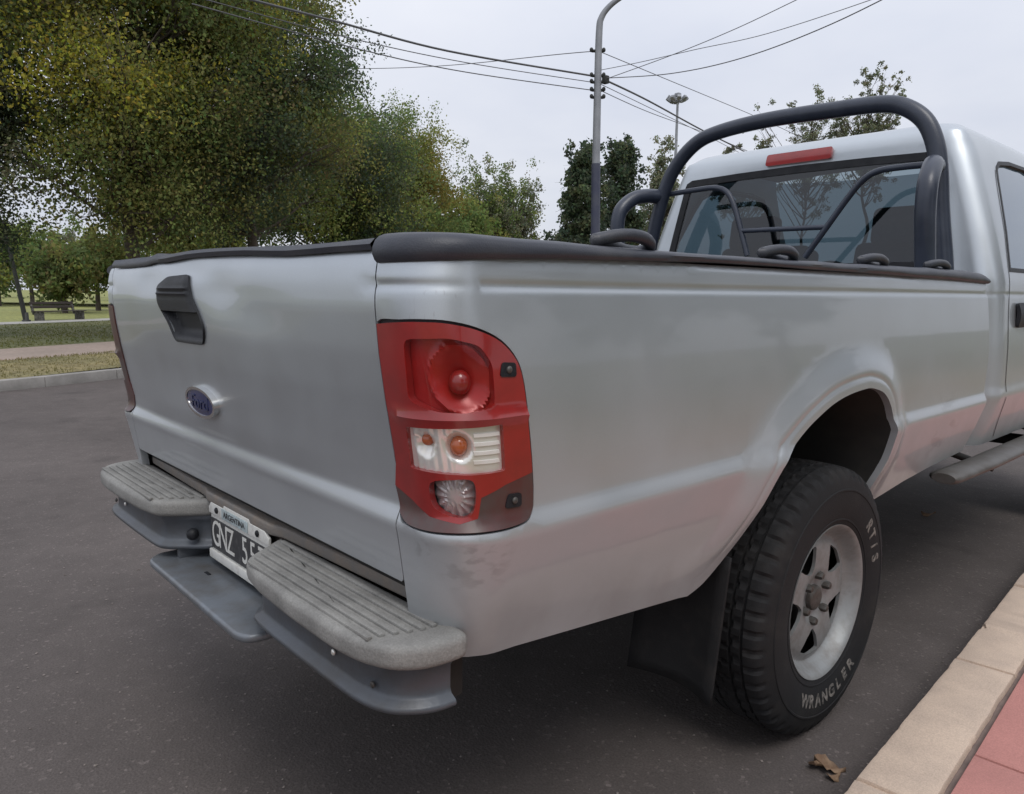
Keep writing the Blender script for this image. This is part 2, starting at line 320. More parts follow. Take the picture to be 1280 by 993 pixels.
def bm_prism(bm, poly, z0, z1, bevel=0.0, seg=3, axis='z', bevel_top_only=False):
    def mp(p, z):
        if axis == 'z': return (p[0], p[1], z)
        if axis == 'y': return (p[0], z, p[1])
        return (z, p[0], p[1])
    lo = [bm.verts.new(mp(p, z0)) for p in poly]; hi = [bm.verts.new(mp(p, z1)) for p in poly]
    n = len(poly); fs = [bm.faces.new(lo[::-1]), bm.faces.new(hi)]
    for i in range(n): fs.append(bm.faces.new((lo[i], lo[(i + 1) % n], hi[(i + 1) % n], hi[i])))
    bmesh.ops.recalc_face_normals(bm, faces=fs)
    if bevel > 0:
        es = [e for e in fs[1].edges] + ([] if bevel_top_only else [e for e in fs[0].edges])
        bmesh.ops.bevel(bm, geom=es, offset=bevel, segments=seg, affect='EDGES', profile=0.5)
def prism(name, poly, z0, z1, mat, parent=None, bevel=0.004, axis='z', seg=3):
    bm = bmesh.new(); bm_prism(bm, poly, z0, z1, bevel, seg, axis); return from_bm(name, bm, mat, parent)
def catmull(P, n=8):
    P = [np.array(p, float) for p in P]; out = []
    for i in range(len(P) - 1):
        p0 = P[max(i - 1, 0)]; p1 = P[i]; p2 = P[i + 1]; p3 = P[min(i + 2, len(P) - 1)]
        for k in range(n):
            t = k / n
            out.append(0.5 * ((2 * p1) + (-p0 + p2) * t + (2 * p0 - 5 * p1 + 4 * p2 - p3) * t * t + (-p0 + 3 * p1 - 3 * p2 + p3) * t ** 3))
    out.append(P[-1]); return out
def tube_geo(P, R, seg=12, V=None, F=None, cap=True):
    V = [] if V is None else V; F = [] if F is None else F
    P = [np.array(p, float) for p in P]; n = len(P)
    R = [R] * n if isinstance(R, (int, float)) else list(R)
    T = [P[min(i + 1, n - 1)] - P[max(i - 1, 0)] for i in range(n)]; T = [t / (np.linalg.norm(t) + 1e-12) for t in T]
    a = np.array([0, 0, 1.0]) if abs(T[0][2]) < 0.9 else np.array([1.0, 0, 0])
    N = np.cross(T[0], a); N /= np.linalg.norm(N); b0 = len(V)
    for i in range(n):
        N = N - T[i] * np.dot(N, T[i]); N /= np.linalg.norm(N); B = np.cross(T[i], N)
        for k in range(seg):
            th = 2 * math.pi * k / seg; V.append(P[i] + R[i] * (math.cos(th) * N + math.sin(th) * B))
    for i in range(n - 1):
        for k in range(seg):
            a_ = b0 + i * seg + k; b_ = b0 + i * seg + (k + 1) % seg
            F.append((a_, b_, b_ + seg, a_ + seg))
    if cap:
        F.append(tuple(b0 + k for k in range(seg))[::-1]); F.append(tuple(b0 + (n - 1) * seg + k for k in range(seg)))
    return V, F
def tube(name, P, R, mat, parent=None, seg=12, cap=True):
    V, F = tube_geo(P, R, seg, cap=cap); return raw(name, V, F, mat, parent, sharp=50)
def lathe(prof, seg, axis_fn, closed=False):
    """prof list of (a, r): a along the axis, r radius"""
    V, F = [], []; n = len(prof)
    for k in range(seg):
        th = 2 * math.pi * k / seg
        for a, r in prof: V.append(axis_fn(a, r, th))
    for k in range(seg):
        k2 = (k + 1) % seg
        for i in range(n - 1 + (1 if closed else 0)):
            j = (i + 1) % n; F.append((k * n + i, k * n + j, k2 * n + j, k2 * n + i))
    return V, F
def inpoly(P, poly):
    P = np.asarray(P); poly = np.asarray(poly); x, y = P[:, 0], P[:, 1]; c = np.zeros(len(P), bool); j = len(poly) - 1
    for i in range(len(poly)):
        xi, yi, xj, yj = *poly[i], *poly[j]
        hit = ((yi > y) != (yj > y)) & (x < (xj - xi) * (y - yi) / (yj - yi + 1e-15) + xi); c ^= hit; j = i
    return c
def edge_dist(P, poly):
    P = np.asarray(P); poly = np.asarray(poly); d = np.full(len(P), 1e9)
    for i in range(len(poly)):
        a = poly[i]; b = poly[(i + 1) % len(poly)]; ab = b - a; L2 = ab @ ab + 1e-15
        t = np.clip(((P - a) @ ab) / L2, 0, 1); d = np.minimum(d, np.hypot(*(P - a - t[:, None] * ab).T))
    return d
def resample(poly, h, closed=True):
    out = []; n = len(poly)
    for i in range(n if closed else n - 1):
        a = np.array(poly[i], float); b = np.array(poly[(i + 1) % n], float); k = max(1, int(math.ceil(np.hypot(*(b - a)) / h)))
        for j in range(k): out.append(a + (b - a) * j / k)
    if not closed: out.append(np.array(poly[-1], float))
    return np.array(out)
def smooth_poly(poly, n=6):
    P = [np.array(p, float) for p in poly]; m = len(P); out = []
    for i in range(m):
        p0, p1, p2, p3 = P[i - 1], P[i], P[(i + 1) % m], P[(i + 2) % m]
        for k in range(n):
            t = k / n
            out.append(0.5 * ((2 * p1) + (-p0 + p2) * t + (2 * p0 - 5 * p1 + 4 * p2 - p3) * t * t + (-p0 + 3 * p1 - 3 * p2 + p3) * t ** 3))
    return np.array(out)
def round_poly(poly, r, n=5):
    P = [np.array(p, float) for p in poly]; m = len(P); out = []
    rs = r if isinstance(r, (list, tuple)) else [r] * m
    for i in range(m):
        a, b, c = P[i - 1], P[i], P[(i + 1) % m]; u = a - b; w = c - b; lu, lw = np.hypot(*u), np.hypot(*w)
        q = min(rs[i], lu * 0.48, lw * 0.48); p = b + u / lu * q; s = b + w / lw * q
        for k in range(n + 1):
            t = k / n; out.append((1 - t) ** 2 * p + 2 * t * (1 - t) * b + t * t * s)
    return np.array(out)
def patch_geo(fn, outer, holes=(), us=(), vs=(), h=0.02, lip=0.0, sgn=1, extra=None, keep=None, lip_n=None):
    """surface patch fn(u,v)->xyz over a 2-D outline with holes; lip = depth of the folded-in rim"""
    outer = resample(outer, h); hl = [resample(q, h) for q in holes]
    pts = [p for p in outer]; edges = []; b = 0
    edges += [(i, (i + 1) % len(outer)) for i in range(len(outer))]
    for q in hl:
        b = len(pts); pts += [p for p in q]; edges += [(b + i, b + (i + 1) % len(q)) for i in range(len(q))]
    if len(us) and len(vs):
        G = np.array([(u, v) for u in us for v in vs]); ok = inpoly(G, outer) & (edge_dist(G, outer) > 0.25 * h)
        for q in hl: ok &= ~inpoly(G, q) & (edge_dist(G, q) > 0.25 * h)
        if keep is not None: ok &= np.array([keep(*q) for q in G])
        pts += [p for p in G[ok]]
    if extra is not None:
        G = np.array(extra); ok = inpoly(G, outer) & (edge_dist(G, outer) > .3 * h)
        pts += [p for p in G[ok]]
    r = delaunay_2d_cdt([Vector((float(p[0]), float(p[1]))) for p in pts], edges, [], 0, 1e-7)
    P2 = np.array([(v.x, v.y) for v in r[0]]); T = np.array([f for f in r[2]])
    C = P2[T].mean(1); ok = inpoly(C, outer)
    for q in hl: ok &= ~inpoly(C, q)
    a = P2[T]; ar = (a[:, 1, 0] - a[:, 0, 0]) * (a[:, 2, 1] - a[:, 0, 1]) - (a[:, 2, 0] - a[:, 0, 0]) * (a[:, 1, 1] - a[:, 0, 1])
    T = T[ok & (abs(ar) > 1e-10)]
    V = np.array([fn(u, v) for u, v in P2]); F = [tuple(t) for t in T]
    if lip:
        cnt = {}
        for t in F:
            for i in range(3):
                e = (t[i], t[(i + 1) % 3]); cnt[e] = 1
        bd = [e for e in cnt if (e[1], e[0]) not in cnt]
        nv = {}; V = list(V)
        for e in bd:
            for i in e:
                if i in nv: continue
                u, v = P2[i]; d = 1e-4
                n = np.cross(np.array(fn(u + d, v)) - fn(u - d, v), np.array(fn(u, v + d)) - fn(u, v - d)); n /= np.linalg.norm(n) + 1e-15
                if lip_n is not None: n = np.array(lip_n(u, v))
                nv[i] = len(V); V.append(V[i] - n * lip)
        for e in bd: F.append((e[1], e[0], nv[e[0]], nv[e[1]]))
        V = np.array(V)
    V = np.array(V)
    if sgn < 0: V = V * np.array([-1, 1, 1]); F = [f[::-1] for f in F]
    used = sorted({i for f in F for i in f}); mp = {i: k for k, i in enumerate(used)}
    return V[used], [tuple(mp[i] for i in f) for f in F]
def patch(name, fn, outer, holes=(), us=(), vs=(), h=0.02, lip=0.0, mat='paint', parent=None, sgn=1, sharp=40, **kw):
    V, F = patch_geo(fn, outer, holes, us, vs, h, lip, sgn, **kw); return raw(name, V, F, mat, parent, sharp=sharp)
def table(zs, xs, sig=0.006):
    zz = np.arange(zs[0] - 0.1, zs[-1] + 0.1, 0.001); y = np.interp(zz, zs, xs); k = np.arange(-int(4 * sig / 0.001), int(4 * sig / 0.001) + 1) * 0.001
    g = np.exp(-(k / sig) ** 2 / 2); g /= g.sum(); ys = np.convolve(np.pad(y, len(k) // 2, mode='edge'), g, 'valid')
    return lambda z: float(np.interp(z, zz, ys))
def text_mesh(txt, size, extrude=0.001, shear=0.0, bold=0.0):
    c = bpy.data.curves.new('t', 'FONT'); c.body = txt; c.size = size; c.extrude = extrude; c.align_x = 'CENTER'; c.align_y = 'CENTER'; c.shear = shear; c.offset = bold
    o = bpy.data.objects.new('t', c); COL.objects.link(o); bpy.context.view_layer.update()
    me = bpy.data.meshes.new_from_object(o.evaluated_get(bpy.context.evaluated_depsgraph_get()))
    bpy.data.objects.remove(o); bpy.data.curves.remove(c); me.materials.clear(); return me

# ================================================================== THE SETTING
def poly_at(P, s):
    """point and direction at arc length s of polyline P"""
    P = np.asarray(P); d = np.hypot(*(P[1:] - P[:-1]).T); c = np.concatenate([[0], np.cumsum(d)])
    i = int(np.clip(np.searchsorted(c, s) - 1, 0, len(d) - 1)); t = (P[i + 1] - P[i]) / d[i]
    return P[i] + t * (s - c[i]), t
def poly_len(P): P = np.asarray(P); return float(np.hypot(*(P[1:] - P[:-1]).T).sum())
def offset_line(P, o):
    P = np.asarray(P); out = []
    for i in range(len(P)):
        t = P[min(i + 1, len(P) - 1)] - P[max(i - 1, 0)]; t = t / np.hypot(*t); out.append(P[i] + o * np.array([-t[1], t[0]]))
    return np.array(out)            # + offset is to the left of travel
def ribbon(name, A, B, za, zb, mat, kind='structure', n=None):
    V, F = [], []; n = len(A)
    za = [za] * n if isinstance(za, (int, float)) else za; zb = [zb] * n if isinstance(zb, (int, float)) else zb
    for i in range(n): V += [(A[i][0], A[i][1], za[i]), (B[i][0], B[i][1], zb[i])]
    for i in range(n - 1): F.append((2 * i, 2 * i + 2, 2 * i + 3, 2 * i + 1))
    o = raw(name, V, F, mat); 
    if kind: o['kind'] = kind
    me = o.data; me.update()
    if sum(p.normal.z for p in me.polygons) < 0: me.flip_normals()
    return o
NEAR = np.array(catmull([(3.0, -40), (1.75, -14), (1.33, -5), (1.19, -1.2), (1.085, .903), (.967, 2.789), (.80, 5), (.35, 9), (-.9, 13.2), (-3.6, 17.6), (-9, 24.6), (-20, 35.2), (-62, 77), (-230, 245)], 6))
k0, k1 = on_z(0, 490)[:2], on_z(137, 475)[:2]
FAR = np.array(catmull([(-3.5, -42), (-5.0, -17), (-6.5, -7.0), (-8.0, -1.4), k0, k1, (-10.4, 4.3), (-12.3, 6.9), (-15.5, 10.6), (-26, 21), (-64, 59), (-240, 235)], 6))
ZP = 0.13                                               # top of kerbs, verge and pavement
def park_line(u0, v0, u1, v1, z):
    a, b = on_z(u0, v0, z)[:2], on_z(u1, v1, z)[:2]; d = (b - a) / np.hypot(*(b - a)); ang = math.atan2(d[1], d[0])
    def dr(x): return np.array([math.cos(ang + x), math.sin(ang + x)])
    return np.array(catmull([a - dr(-.10) * 40, a - dr(-.05) * 12, a, b, b + d * 9, b + d * 9 + dr(.06) * 30, b + d * 9 + dr(.06) * 30 + dr(.12) * 180], 6))
L1 = park_line(0, 451, 135, 441, ZP); L2 = park_line(0, 436.5, 135, 427, ZP)
L3 = park_line(0, 406, 135, 400.5, ZP + .02); L4 = park_line(0, 403.0, 135, 398.0, ZP + .02)

# one ground sheet to the horizon, below everything
g = 900.0
o = raw('ground', [(-g, -g, -.06), (g, -g, -.06), (g, g, -.06), (-g, g, -.06)], [(0, 1, 2, 3)], 'lawn'); o['kind'] = 'structure'
def match(A, n=60):
    S = poly_len(A); return np.array([poly_at(A, S * (i / (n - 1)) ** 1.0)[0] for i in range(n)])
# asphalt road, gridded between the two kerbs
ribbon('road', match(FAR, 90) + np.array([-.1, -.05]), match(NEAR, 90) + np.array([.12, 0]), 0.0, 0.0, 'asphalt')
ribbon('grass_verge', match(offset_line(FAR, .14), 70), match(L1, 70), ZP - .01, ZP - .006, 'verge')
ribbon('pink_path', match(L1, 70), match(L2, 70), ZP - .004, ZP - .004, 'path_pink')
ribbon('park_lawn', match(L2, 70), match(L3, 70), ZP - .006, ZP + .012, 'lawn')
ribbon('park_walkway', match(L3, 70), match(L4, 70), ZP + .02, ZP + .02, 'path_concrete')
bk = match(L4, 70); far_off = offset_line(bk, 260.0)
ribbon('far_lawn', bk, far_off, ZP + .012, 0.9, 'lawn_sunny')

def stone_piece(name, a, b, w, z0, z1, mat, parent, side, bev=.012, rough_edge=False):
    """a kerb stone from a to b (outer edge), w wide towards side"""
    t = (b - a) / np.hypot(*(b - a)); n = np.array([-t[1], t[0]]) * side
    bm = bmesh.new(); bm_prism(bm, [tuple(a), tuple(b), tuple(b + n * w), tuple(a + n * w)], z0, z1, bev, 2)
    if rough_edge:
        from mathutils import noise as mn
        long_e = [e for e in bm.edges if e.calc_length() > .3]; bmesh.ops.subdivide_edges(bm, edges=long_e, cuts=40, use_grid_fill=True)
        for v in bm.verts:
            q = v.co * 9; k = mn.noise(q) * .0022 + mn.noise(q * 5) * .0012
            e = max(0.0, mn.noise(v.co * 17 + Vector((3, 1, 7))) - .22) * .028
            top = v.co.z > z1 - .02; cen = Vector((*((a + b) / 2 + n * w / 2), z1 - .06))
            v.co += Vector((n[0], n[1], 0)) * k + Vector((0, 0, k * .5))
            if top and v.co.z < z1 - .001 + .004: v.co += (cen - v.co).normalized() * e * (1 if abs((Vector((v.co.x, v.co.y)) - Vector(tuple((a + b) / 2 + n * w / 2))).dot(Vector(tuple(n)))) > w * .42 else 0)
    return from_bm(name, bm, mat, parent)
def kerb(name, P, w, side, s_from, s_to, step, mat, phase=0.0):
    S = poly_len(P); A = match(P, 120); B = offset_line(A, side * (w - .01)); A2 = offset_line(A, side * .008)
    V, F = [], []
    for i in range(len(A)):
        V += [(*A2[i], -.05), (*A2[i], ZP - .012), (*B[i], ZP - .012)]
    for i in range(len(A) - 1):
        for k in range(2): F.append((3 * i + k, 3 * i + 3 + k, 3 * i + 4 + k, 3 * i + 1 + k))
    base = raw(name, V, F, mat, smooth=False); base['kind'] = 'structure'
    s = s_from + phase; r = random.Random(7)
    while s < s_to:
        a, _ = poly_at(P, s + .005); b, _ = poly_at(P, s + step - .006)
        stone_piece('kerb_stone', a, b, w + r.uniform(-.004, .004), -.04, ZP + r.uniform(-.004, .003), mat, base, side, rough_edge=(side < 0 and s < s_from + 8 * step)); s += step
    return base
def s_of(P, y):     # arc length where the polyline passes y
    P = np.asarray(P); d = np.hypot(*(P[1:] - P[:-1]).T); c = np.concatenate([[0], np.cumsum(d)]); return float(np.interp(y, P[:, 1], c))
kerb('near_kerb', NEAR, .155, -1, s_of(NEAR, 1.79) - .8 * 5, s_of(NEAR, 10), .80, 'kerb_concrete')
kerb('far_kerb', FAR, .14, 1, s_of(FAR, -2.5), s_of(FAR, 7), 1.0, 'kerb_grey')

# grassed median that carries the lamp pole and the evergreens
mc = np.array(catmull([(-6.9, 9.3), (-8.75, 11.2), (-18, 19.5), (-29.5, 28.6), (-45, 43), (-75, 72)], 6)); mw = np.interp(np.arange(len(mc)), [0, 2, 8, len(mc) - 1], [.25, .9, 2.2, 3.4])
ml = np.array([offset_line(mc, w_)[k] for k, w_ in enumerate(mw)]); mr = np.array([offset_line(mc, -w_)[k] for k, w_ in enumerate(mw)])
ribbon('median_grass', offset_line(ml, -.13), offset_line(mr, .13), ZP - .012, ZP - .012, 'lawn')
for e_, s_ in ((ml, -1), (mr, 1)):
    i_ = offset_line(e_, s_ * .15); V, F = [], []
    for k in range(len(e_)): V += [(*e_[k], -.02), (*e_[k], ZP), (*i_[k], ZP), (*i_[k], ZP - .04)]
    for k in range(len(e_) - 1):
        for q in range(3): F.append((4 * k + q, 4 * k + 4 + q, 4 * k + 5 + q, 4 * k + 1 + q))
    F.append((0, 1, 2, 3)); raw('median_kerb', V, F, 'kerb_grey', smooth=False)['kind'] = 'structure'
# pavement: mortar bed with slabs
NB = offset_line(NEAR, -.155)
A = match(NB, 90); B = offset_line(A, -1.03)
pav = ribbon('pavement', A, B, ZP - .02, ZP - .02, 'joint_mortar')
y_j = on_z(1240, 951, ZP)[1]
s = s_of(NB, y_j) - 1.0 * 3
for i in range(18):
    for j in range(1):
        a, t = poly_at(NB, s + .004); b, t2 = poly_at(NB, s + .996); n = np.array([t[1], -t[0]]); n2 = np.array([t2[1], -t2[0]])
        q = [a + n * (.012 + j * 1.0), b + n2 * (.012 + j * 1.0), b + n2 * (1.004 + j * 1.0), a + n * (1.004 + j * 1.0)]
        bm = bmesh.new(); bm_prism(bm, [tuple(p) for p in q], ZP - .03, ZP - .002 + random.Random(i * 3 + j).uniform(-.002, .002), .006, 2)
        from_bm('paving_slab', bm, 'pavement_pink', pav)
    s += 1.0
ribbon('right_verge', B, offset_line(B, -3.0), ZP - .03, ZP - .03, 'verge')
ribbon('right_lawn', offset_line(B, -3.0), offset_line(B, -60), ZP - .03, ZP + .1, 'lawn')

def grass_stuff(name, label, A, B, n, mat, hmin, hmax, s0, s1, z, seed, w=.006):
    r = np.random.default_rng(seed); SA, SB = poly_len(A), poly_len(B); V = np.zeros((n * 3, 3))
    t = r.uniform(s0, s1, n); f = r.uniform(0.01, 0.99, n)
    PA = match(A, 400); PB = match(B, 400); i = (t * 399).astype(int)
    i = np.minimum(i, 398); g_ = (t * 399 - i)[:, None]; a_ = PA[i] * (1 - g_) + PA[i + 1] * g_; b_ = PB[i] * (1 - g_) + PB[i + 1] * g_
    p = a_ * (1 - f)[:, None] + b_ * f[:, None] + r.normal(0, .15, (n, 2)) * .3
    h = r.uniform(hmin, hmax, n); an = r.uniform(0, 6.28, n); ww = w * r.uniform(.7, 2.0, n)
    V[0::3, 0] = p[:, 0] - np.cos(an) * ww; V[0::3, 1] = p[:, 1] - np.sin(an) * ww; V[0::3, 2] = z
    V[1::3, 0] = p[:, 0] + np.cos(an) * ww; V[1::3, 1] = p[:, 1] + np.sin(an) * ww; V[1::3, 2] = z
    V[2::3, :2] = p + r.normal(0, .4, (n, 2)) * h[:, None]; V[2::3, 2] = z + h
    me = bpy.data.meshes.new(name); me.vertices.add(n * 3); me.vertices.foreach_set('co', V.ravel())
    me.loops.add(n * 3); me.loops.foreach_set('vertex_index', np.arange(n * 3)); me.polygons.add(n)
    me.polygons.foreach_set('loop_start', np.arange(n) * 3); me.polygons.foreach_set('loop_total', np.full(n, 3)); me.update()
    o = link(name, me, mat, smooth=False); return tag(o, label, 'grass', kind='stuff')
fs = s_of(FAR, -3) / poly_len(FAR); fe = s_of(FAR, 9) / poly_len(FAR)
def frac(P, y0, y1): return s_of(P, y0) / poly_len(P), s_of(P, y1) / poly_len(P)
grass_stuff('verge_grass', 'short dry yellow grass on the strip behind the far kerb', match(offset_line(FAR, .2), 400), match(L1, 400), 26000, 'dry_grass', .012, .045, .08, .22, ZP - .01, 1)
grass_stuff('lawn_grass', 'short green grass between the pink path and the walkway', match(L2, 400), match(L3, 400), 30000, 'green_grass', .015, .05, .10, .26, ZP - .0, 2, .012)

# ================================================================== THE PICKUP TRUCK
truck = empty('pickup_truck')
tag(truck, 'silver single-cab pickup truck with black roll bar and bed cover, parked at the kerb', 'pickup truck')
RC = .10; ARC = RC * math.pi / 2; XG = .7065; YF = 2.49; ZT = 1.252
bw = table([.50, .55, .60, .66, .72, .78, .808, .818, .828, .845, .875, .93, 1.0, 1.08, 1.15, 1.19, 1.24, 1.255],
           [.785, .797, .808, .824, .842, .857, .864, .865, .861, .8525, .852, .853, .852, .848, .842, .838, .832, .824], .003)
ry = table([.50, .60, .70, .76, .80, .818, .828, .848, .88, .95, 1.03, 1.10, 1.17, 1.21, 1.24, 1.265],
           [.075, .062, .048, .040, .034, .030, .033, .043, .040, .028, .014, .004, -.002, -.001, .004, .014], .0035)
def groove(z): return -.0032 * math.exp(-((z - 1.2025) / .0075) ** 2)
ARCH = np.array([(.735, .530), (.79, .548), (.845, .590), (.885, .640), (.915, .700), (.940, .755), (.975, .812), (1.025, .842), (1.081, .872), (1.139, .897), (1.222, .925), (1.31, .941),
                 (1.407, .948), (1.458, .945), (1.53, .926), (1.585, .885), (1.614, .83), (1.622, .757), (1.618, .69), (1.606, .63), (1.612, .585)])
ARCH = np.array(catmull(ARCH, 4))
_a, _b = ARCH[:-1], ARCH[1:]; _ab = _b - _a; _l2 = (_ab ** 2).sum(1)
def arch_d(y, z):
    p = np.array([y, z]); t = np.clip(((p - _a) * _ab).sum(1) / _l2, 0, 1); q = p - _a - t[:, None] * _ab
    return math.sqrt(float((q ** 2).sum(1).min()))
def sstep(a, b, x):
    t = min(1, max(0, (x - a) / (b - a))); return t * t * (3 - 2 * t)
def flare(y, z):
    if not (.6 < y < 1.85): return 0.0
    d = arch_d(y, z); up = sstep(.55, .75, z)
    return up * (.019 * (1 - sstep(.03, .125, d)) - .004 * math.exp(-((d - .032) / .006) ** 2))
def bed(u, z, off=0.0):
    w = bw(z) + groove(z) + off; y0 = ry(z) - groove(z) - off; rc = RC + off
    wb = bw(z) - RC
    if u <= 0: return np.array([wb + u, y0, z])
    if u < ARC:
        th = u / RC; return np.array([wb + rc * math.sin(th), y0 + rc - rc * math.cos(th), z])
    y = ry(z) + RC + (u - ARC); return np.array([w + (flare(y, z) if off == 0 else 0), y, z])
def uy(y, z): return ARC + y - RC - ry(z)
def ug(z): return XG - (bw(z) - RC)
def px_on(fn, U, V, g):
    """parameters of the surface point seen at photo position (U,V)"""
    g = np.array(g, float); tgt = np.array([U, V], float)
    def pj(q):
        p = np.array(fn(*q)) - CAM; return np.array([640 + FPX * (p @ CR) / (p @ CF), 496.5 - FPX * (p @ CU) / (p @ CF)])
    for _ in range(25):
        f = pj(g); J = np.stack([(pj(g + np.array(e)) - f) / 1e-4 for e in ((1e-4, 0), (0, 1e-4))], 1)
        st = np.linalg.lstsq(J, tgt - f, rcond=None)[0]; n = np.linalg.norm(st)
        if n > .08: st *= .08 / n
        g = g + st
        if n < 1e-6: break
    return g
def px_poly(fn, P, g):
    out = []
    for p in P: g = px_on(fn, *p, g); out.append(g)
    return np.array(out)
LAMP_PX = [(472, 405), (500, 403), (530, 403), (560, 405), (595, 413), (625, 428), (645, 452), (654, 485), (659, 530), (663, 575), (665, 615), (662, 643), (648, 655), (610, 664), (565, 666), (530, 662), (510, 654), (501, 640), (490, 575), (481, 500), (475, 440)]
LAMP = px_poly(bed, LAMP_PX, (.0, 1.12))
LAMP_C = LAMP.copy()
LAMP[:, 0] = np.maximum(LAMP[:, 0], [ug(z) + .003 for _, z in LAMP])
def grow(poly, d):
    c = poly.mean(0); out = []
    for p in poly: v = p - c; l = np.hypot(*v); out.append(p + v / l * d)
    return np.array(out)
zs_side = sorted(set(list(np.arange(.53, .79, .03)) + list(np.arange(.79, .88, .006)) + list(np.arange(.88, 1.18, .025)) + list(np.arange(1.18, ZT, .004))))
us_side = list(np.arange(-.06, 0, .02)) + list(np.arange(0, ARC + .01, .010)) + list(np.arange(ARC + .03, .72, .05)) + list(np.arange(.72, 1.85, .02)) + list(np.arange(1.88, 2.6, .05))
OUT = [(ug(z), z) for z in np.linspace(ZT, .60, 40)]
OUT += [(uy(y, z), z) for y, z in [(.12, .598), (.2, .592), (.35, .575), (.55, .553), (.70, .536)]]
OUT += [(uy(y, z), z) for y, z in ARCH]
OUT += [(uy(y, z), z) for y, z in [(1.66, .578), (1.75, .586), (1.9, .603), (2.1, .618), (2.42, .632)]]
OUT += [(uy(y, z), z) for y, z in zip(np.interp(np.linspace(.66, ZT, 30), [.63, .82, 1.0, 1.25], [2.43, 2.485, 2.50, 2.47]), np.linspace(.66, ZT, 30))]
hole = grow(np.array(smooth_poly(LAMP, 4)), .0045); hole[:, 0] = np.maximum(hole[:, 0], [ug(z) + .0012 for _, z in hole])
def lip_n(u, z): th = min(max(u / RC, 0), math.pi / 2); return (math.sin(th), -math.cos(th), 0)
_t = np.gradient(ARCH, axis=0); _t /= np.hypot(*_t.T)[:, None]; _n = np.stack([-_t[:, 1], _t[:, 0]], 1)
near_arch = []
for i_, d in enumerate((.007, .014, .021, .0275, .032, .0365, .044, .055, .067, .079, .091, .103, .115, .127)):
    for k in range(i_ % 2, len(ARCH), 1 if d < .06 else 2):
        q = ARCH[k] + _n[k] * d
        if arch_d(*q) > d * .93: near_arch.append((uy(q[0], q[1]), q[1]))
def off_arch(u, z):
    if u < ARC: return True
    return arch_d(ry(z) + RC + (u - ARC), z) > .131
for sg in (1, -1):
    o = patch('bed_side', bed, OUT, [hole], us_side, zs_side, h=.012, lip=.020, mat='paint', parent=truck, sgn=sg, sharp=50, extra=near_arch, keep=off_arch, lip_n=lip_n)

# ---- tail lights
TOPW = px_poly(bed, [(506, 424), (560, 423), (598, 432), (614, 455), (618, 508), (585, 517), (545, 515), (512, 500)], (.0, 1.1))
WHITE = px_poly(bed, [(509, 533), (570, 536), (627, 530), (630, 588), (590, 594), (552, 592), (515, 584)], (.0, .95))
REV = smooth_poly(px_poly(bed, [(539, 604), (565, 600), (591, 602), (594, 630), (585, 646), (558, 643), (541, 630)], (.05, .86)), 4)
TOPW = round_poly(TOPW, .012, 4); WHITE = round_poly(WHITE, .005, 3)
SPLIT = px_poly(bed, [(496, 606), (518, 625), (538, 645), (575, 655), (597, 648), (601, 622), (630, 606), (664, 590)], (.0, .87))
i_r = 10; i_l = 17
def sm(P): return np.array(catmull(P, 4))
low = np.array([*SPLIT, *sm(LAMP[i_r:i_l + 1])]); up_ = np.array([*sm(LAMP[:i_r]), *SPLIT[::-1], *sm(LAMP[i_l + 1:])])
def off_fn(d): return lambda u, z: bed(u, z, d)
us_l = np.arange(-.05, .40, .009); vs_l = np.arange(.80, 1.16, .012)
def ball(name, c, r, mat, parent, sx=(1, 1, 1), sgn=1, seg=14):
    bm = bmesh.new(); bmesh.ops.create_uvsphere(bm, u_segments=seg, v_segments=seg // 2 + 2, radius=r)
    for v in bm.verts: v.co = Vector((v.co.x * sx[0] + c[0] * sgn, v.co.y * sx[1] + c[1], v.co.z * sx[2] + c[2]))
    return from_bm(name, bm, mat, parent, sharp=None)
zband = float(px_on(bed, 560, 526, (.05, .98))[1])
def frame_fn(u, z): return bed(u, z, .003 + .006 * math.exp(-((z - zband) / .007) ** 2) * sstep(.0, .03, u + .04) * sstep(.27, .20, u))
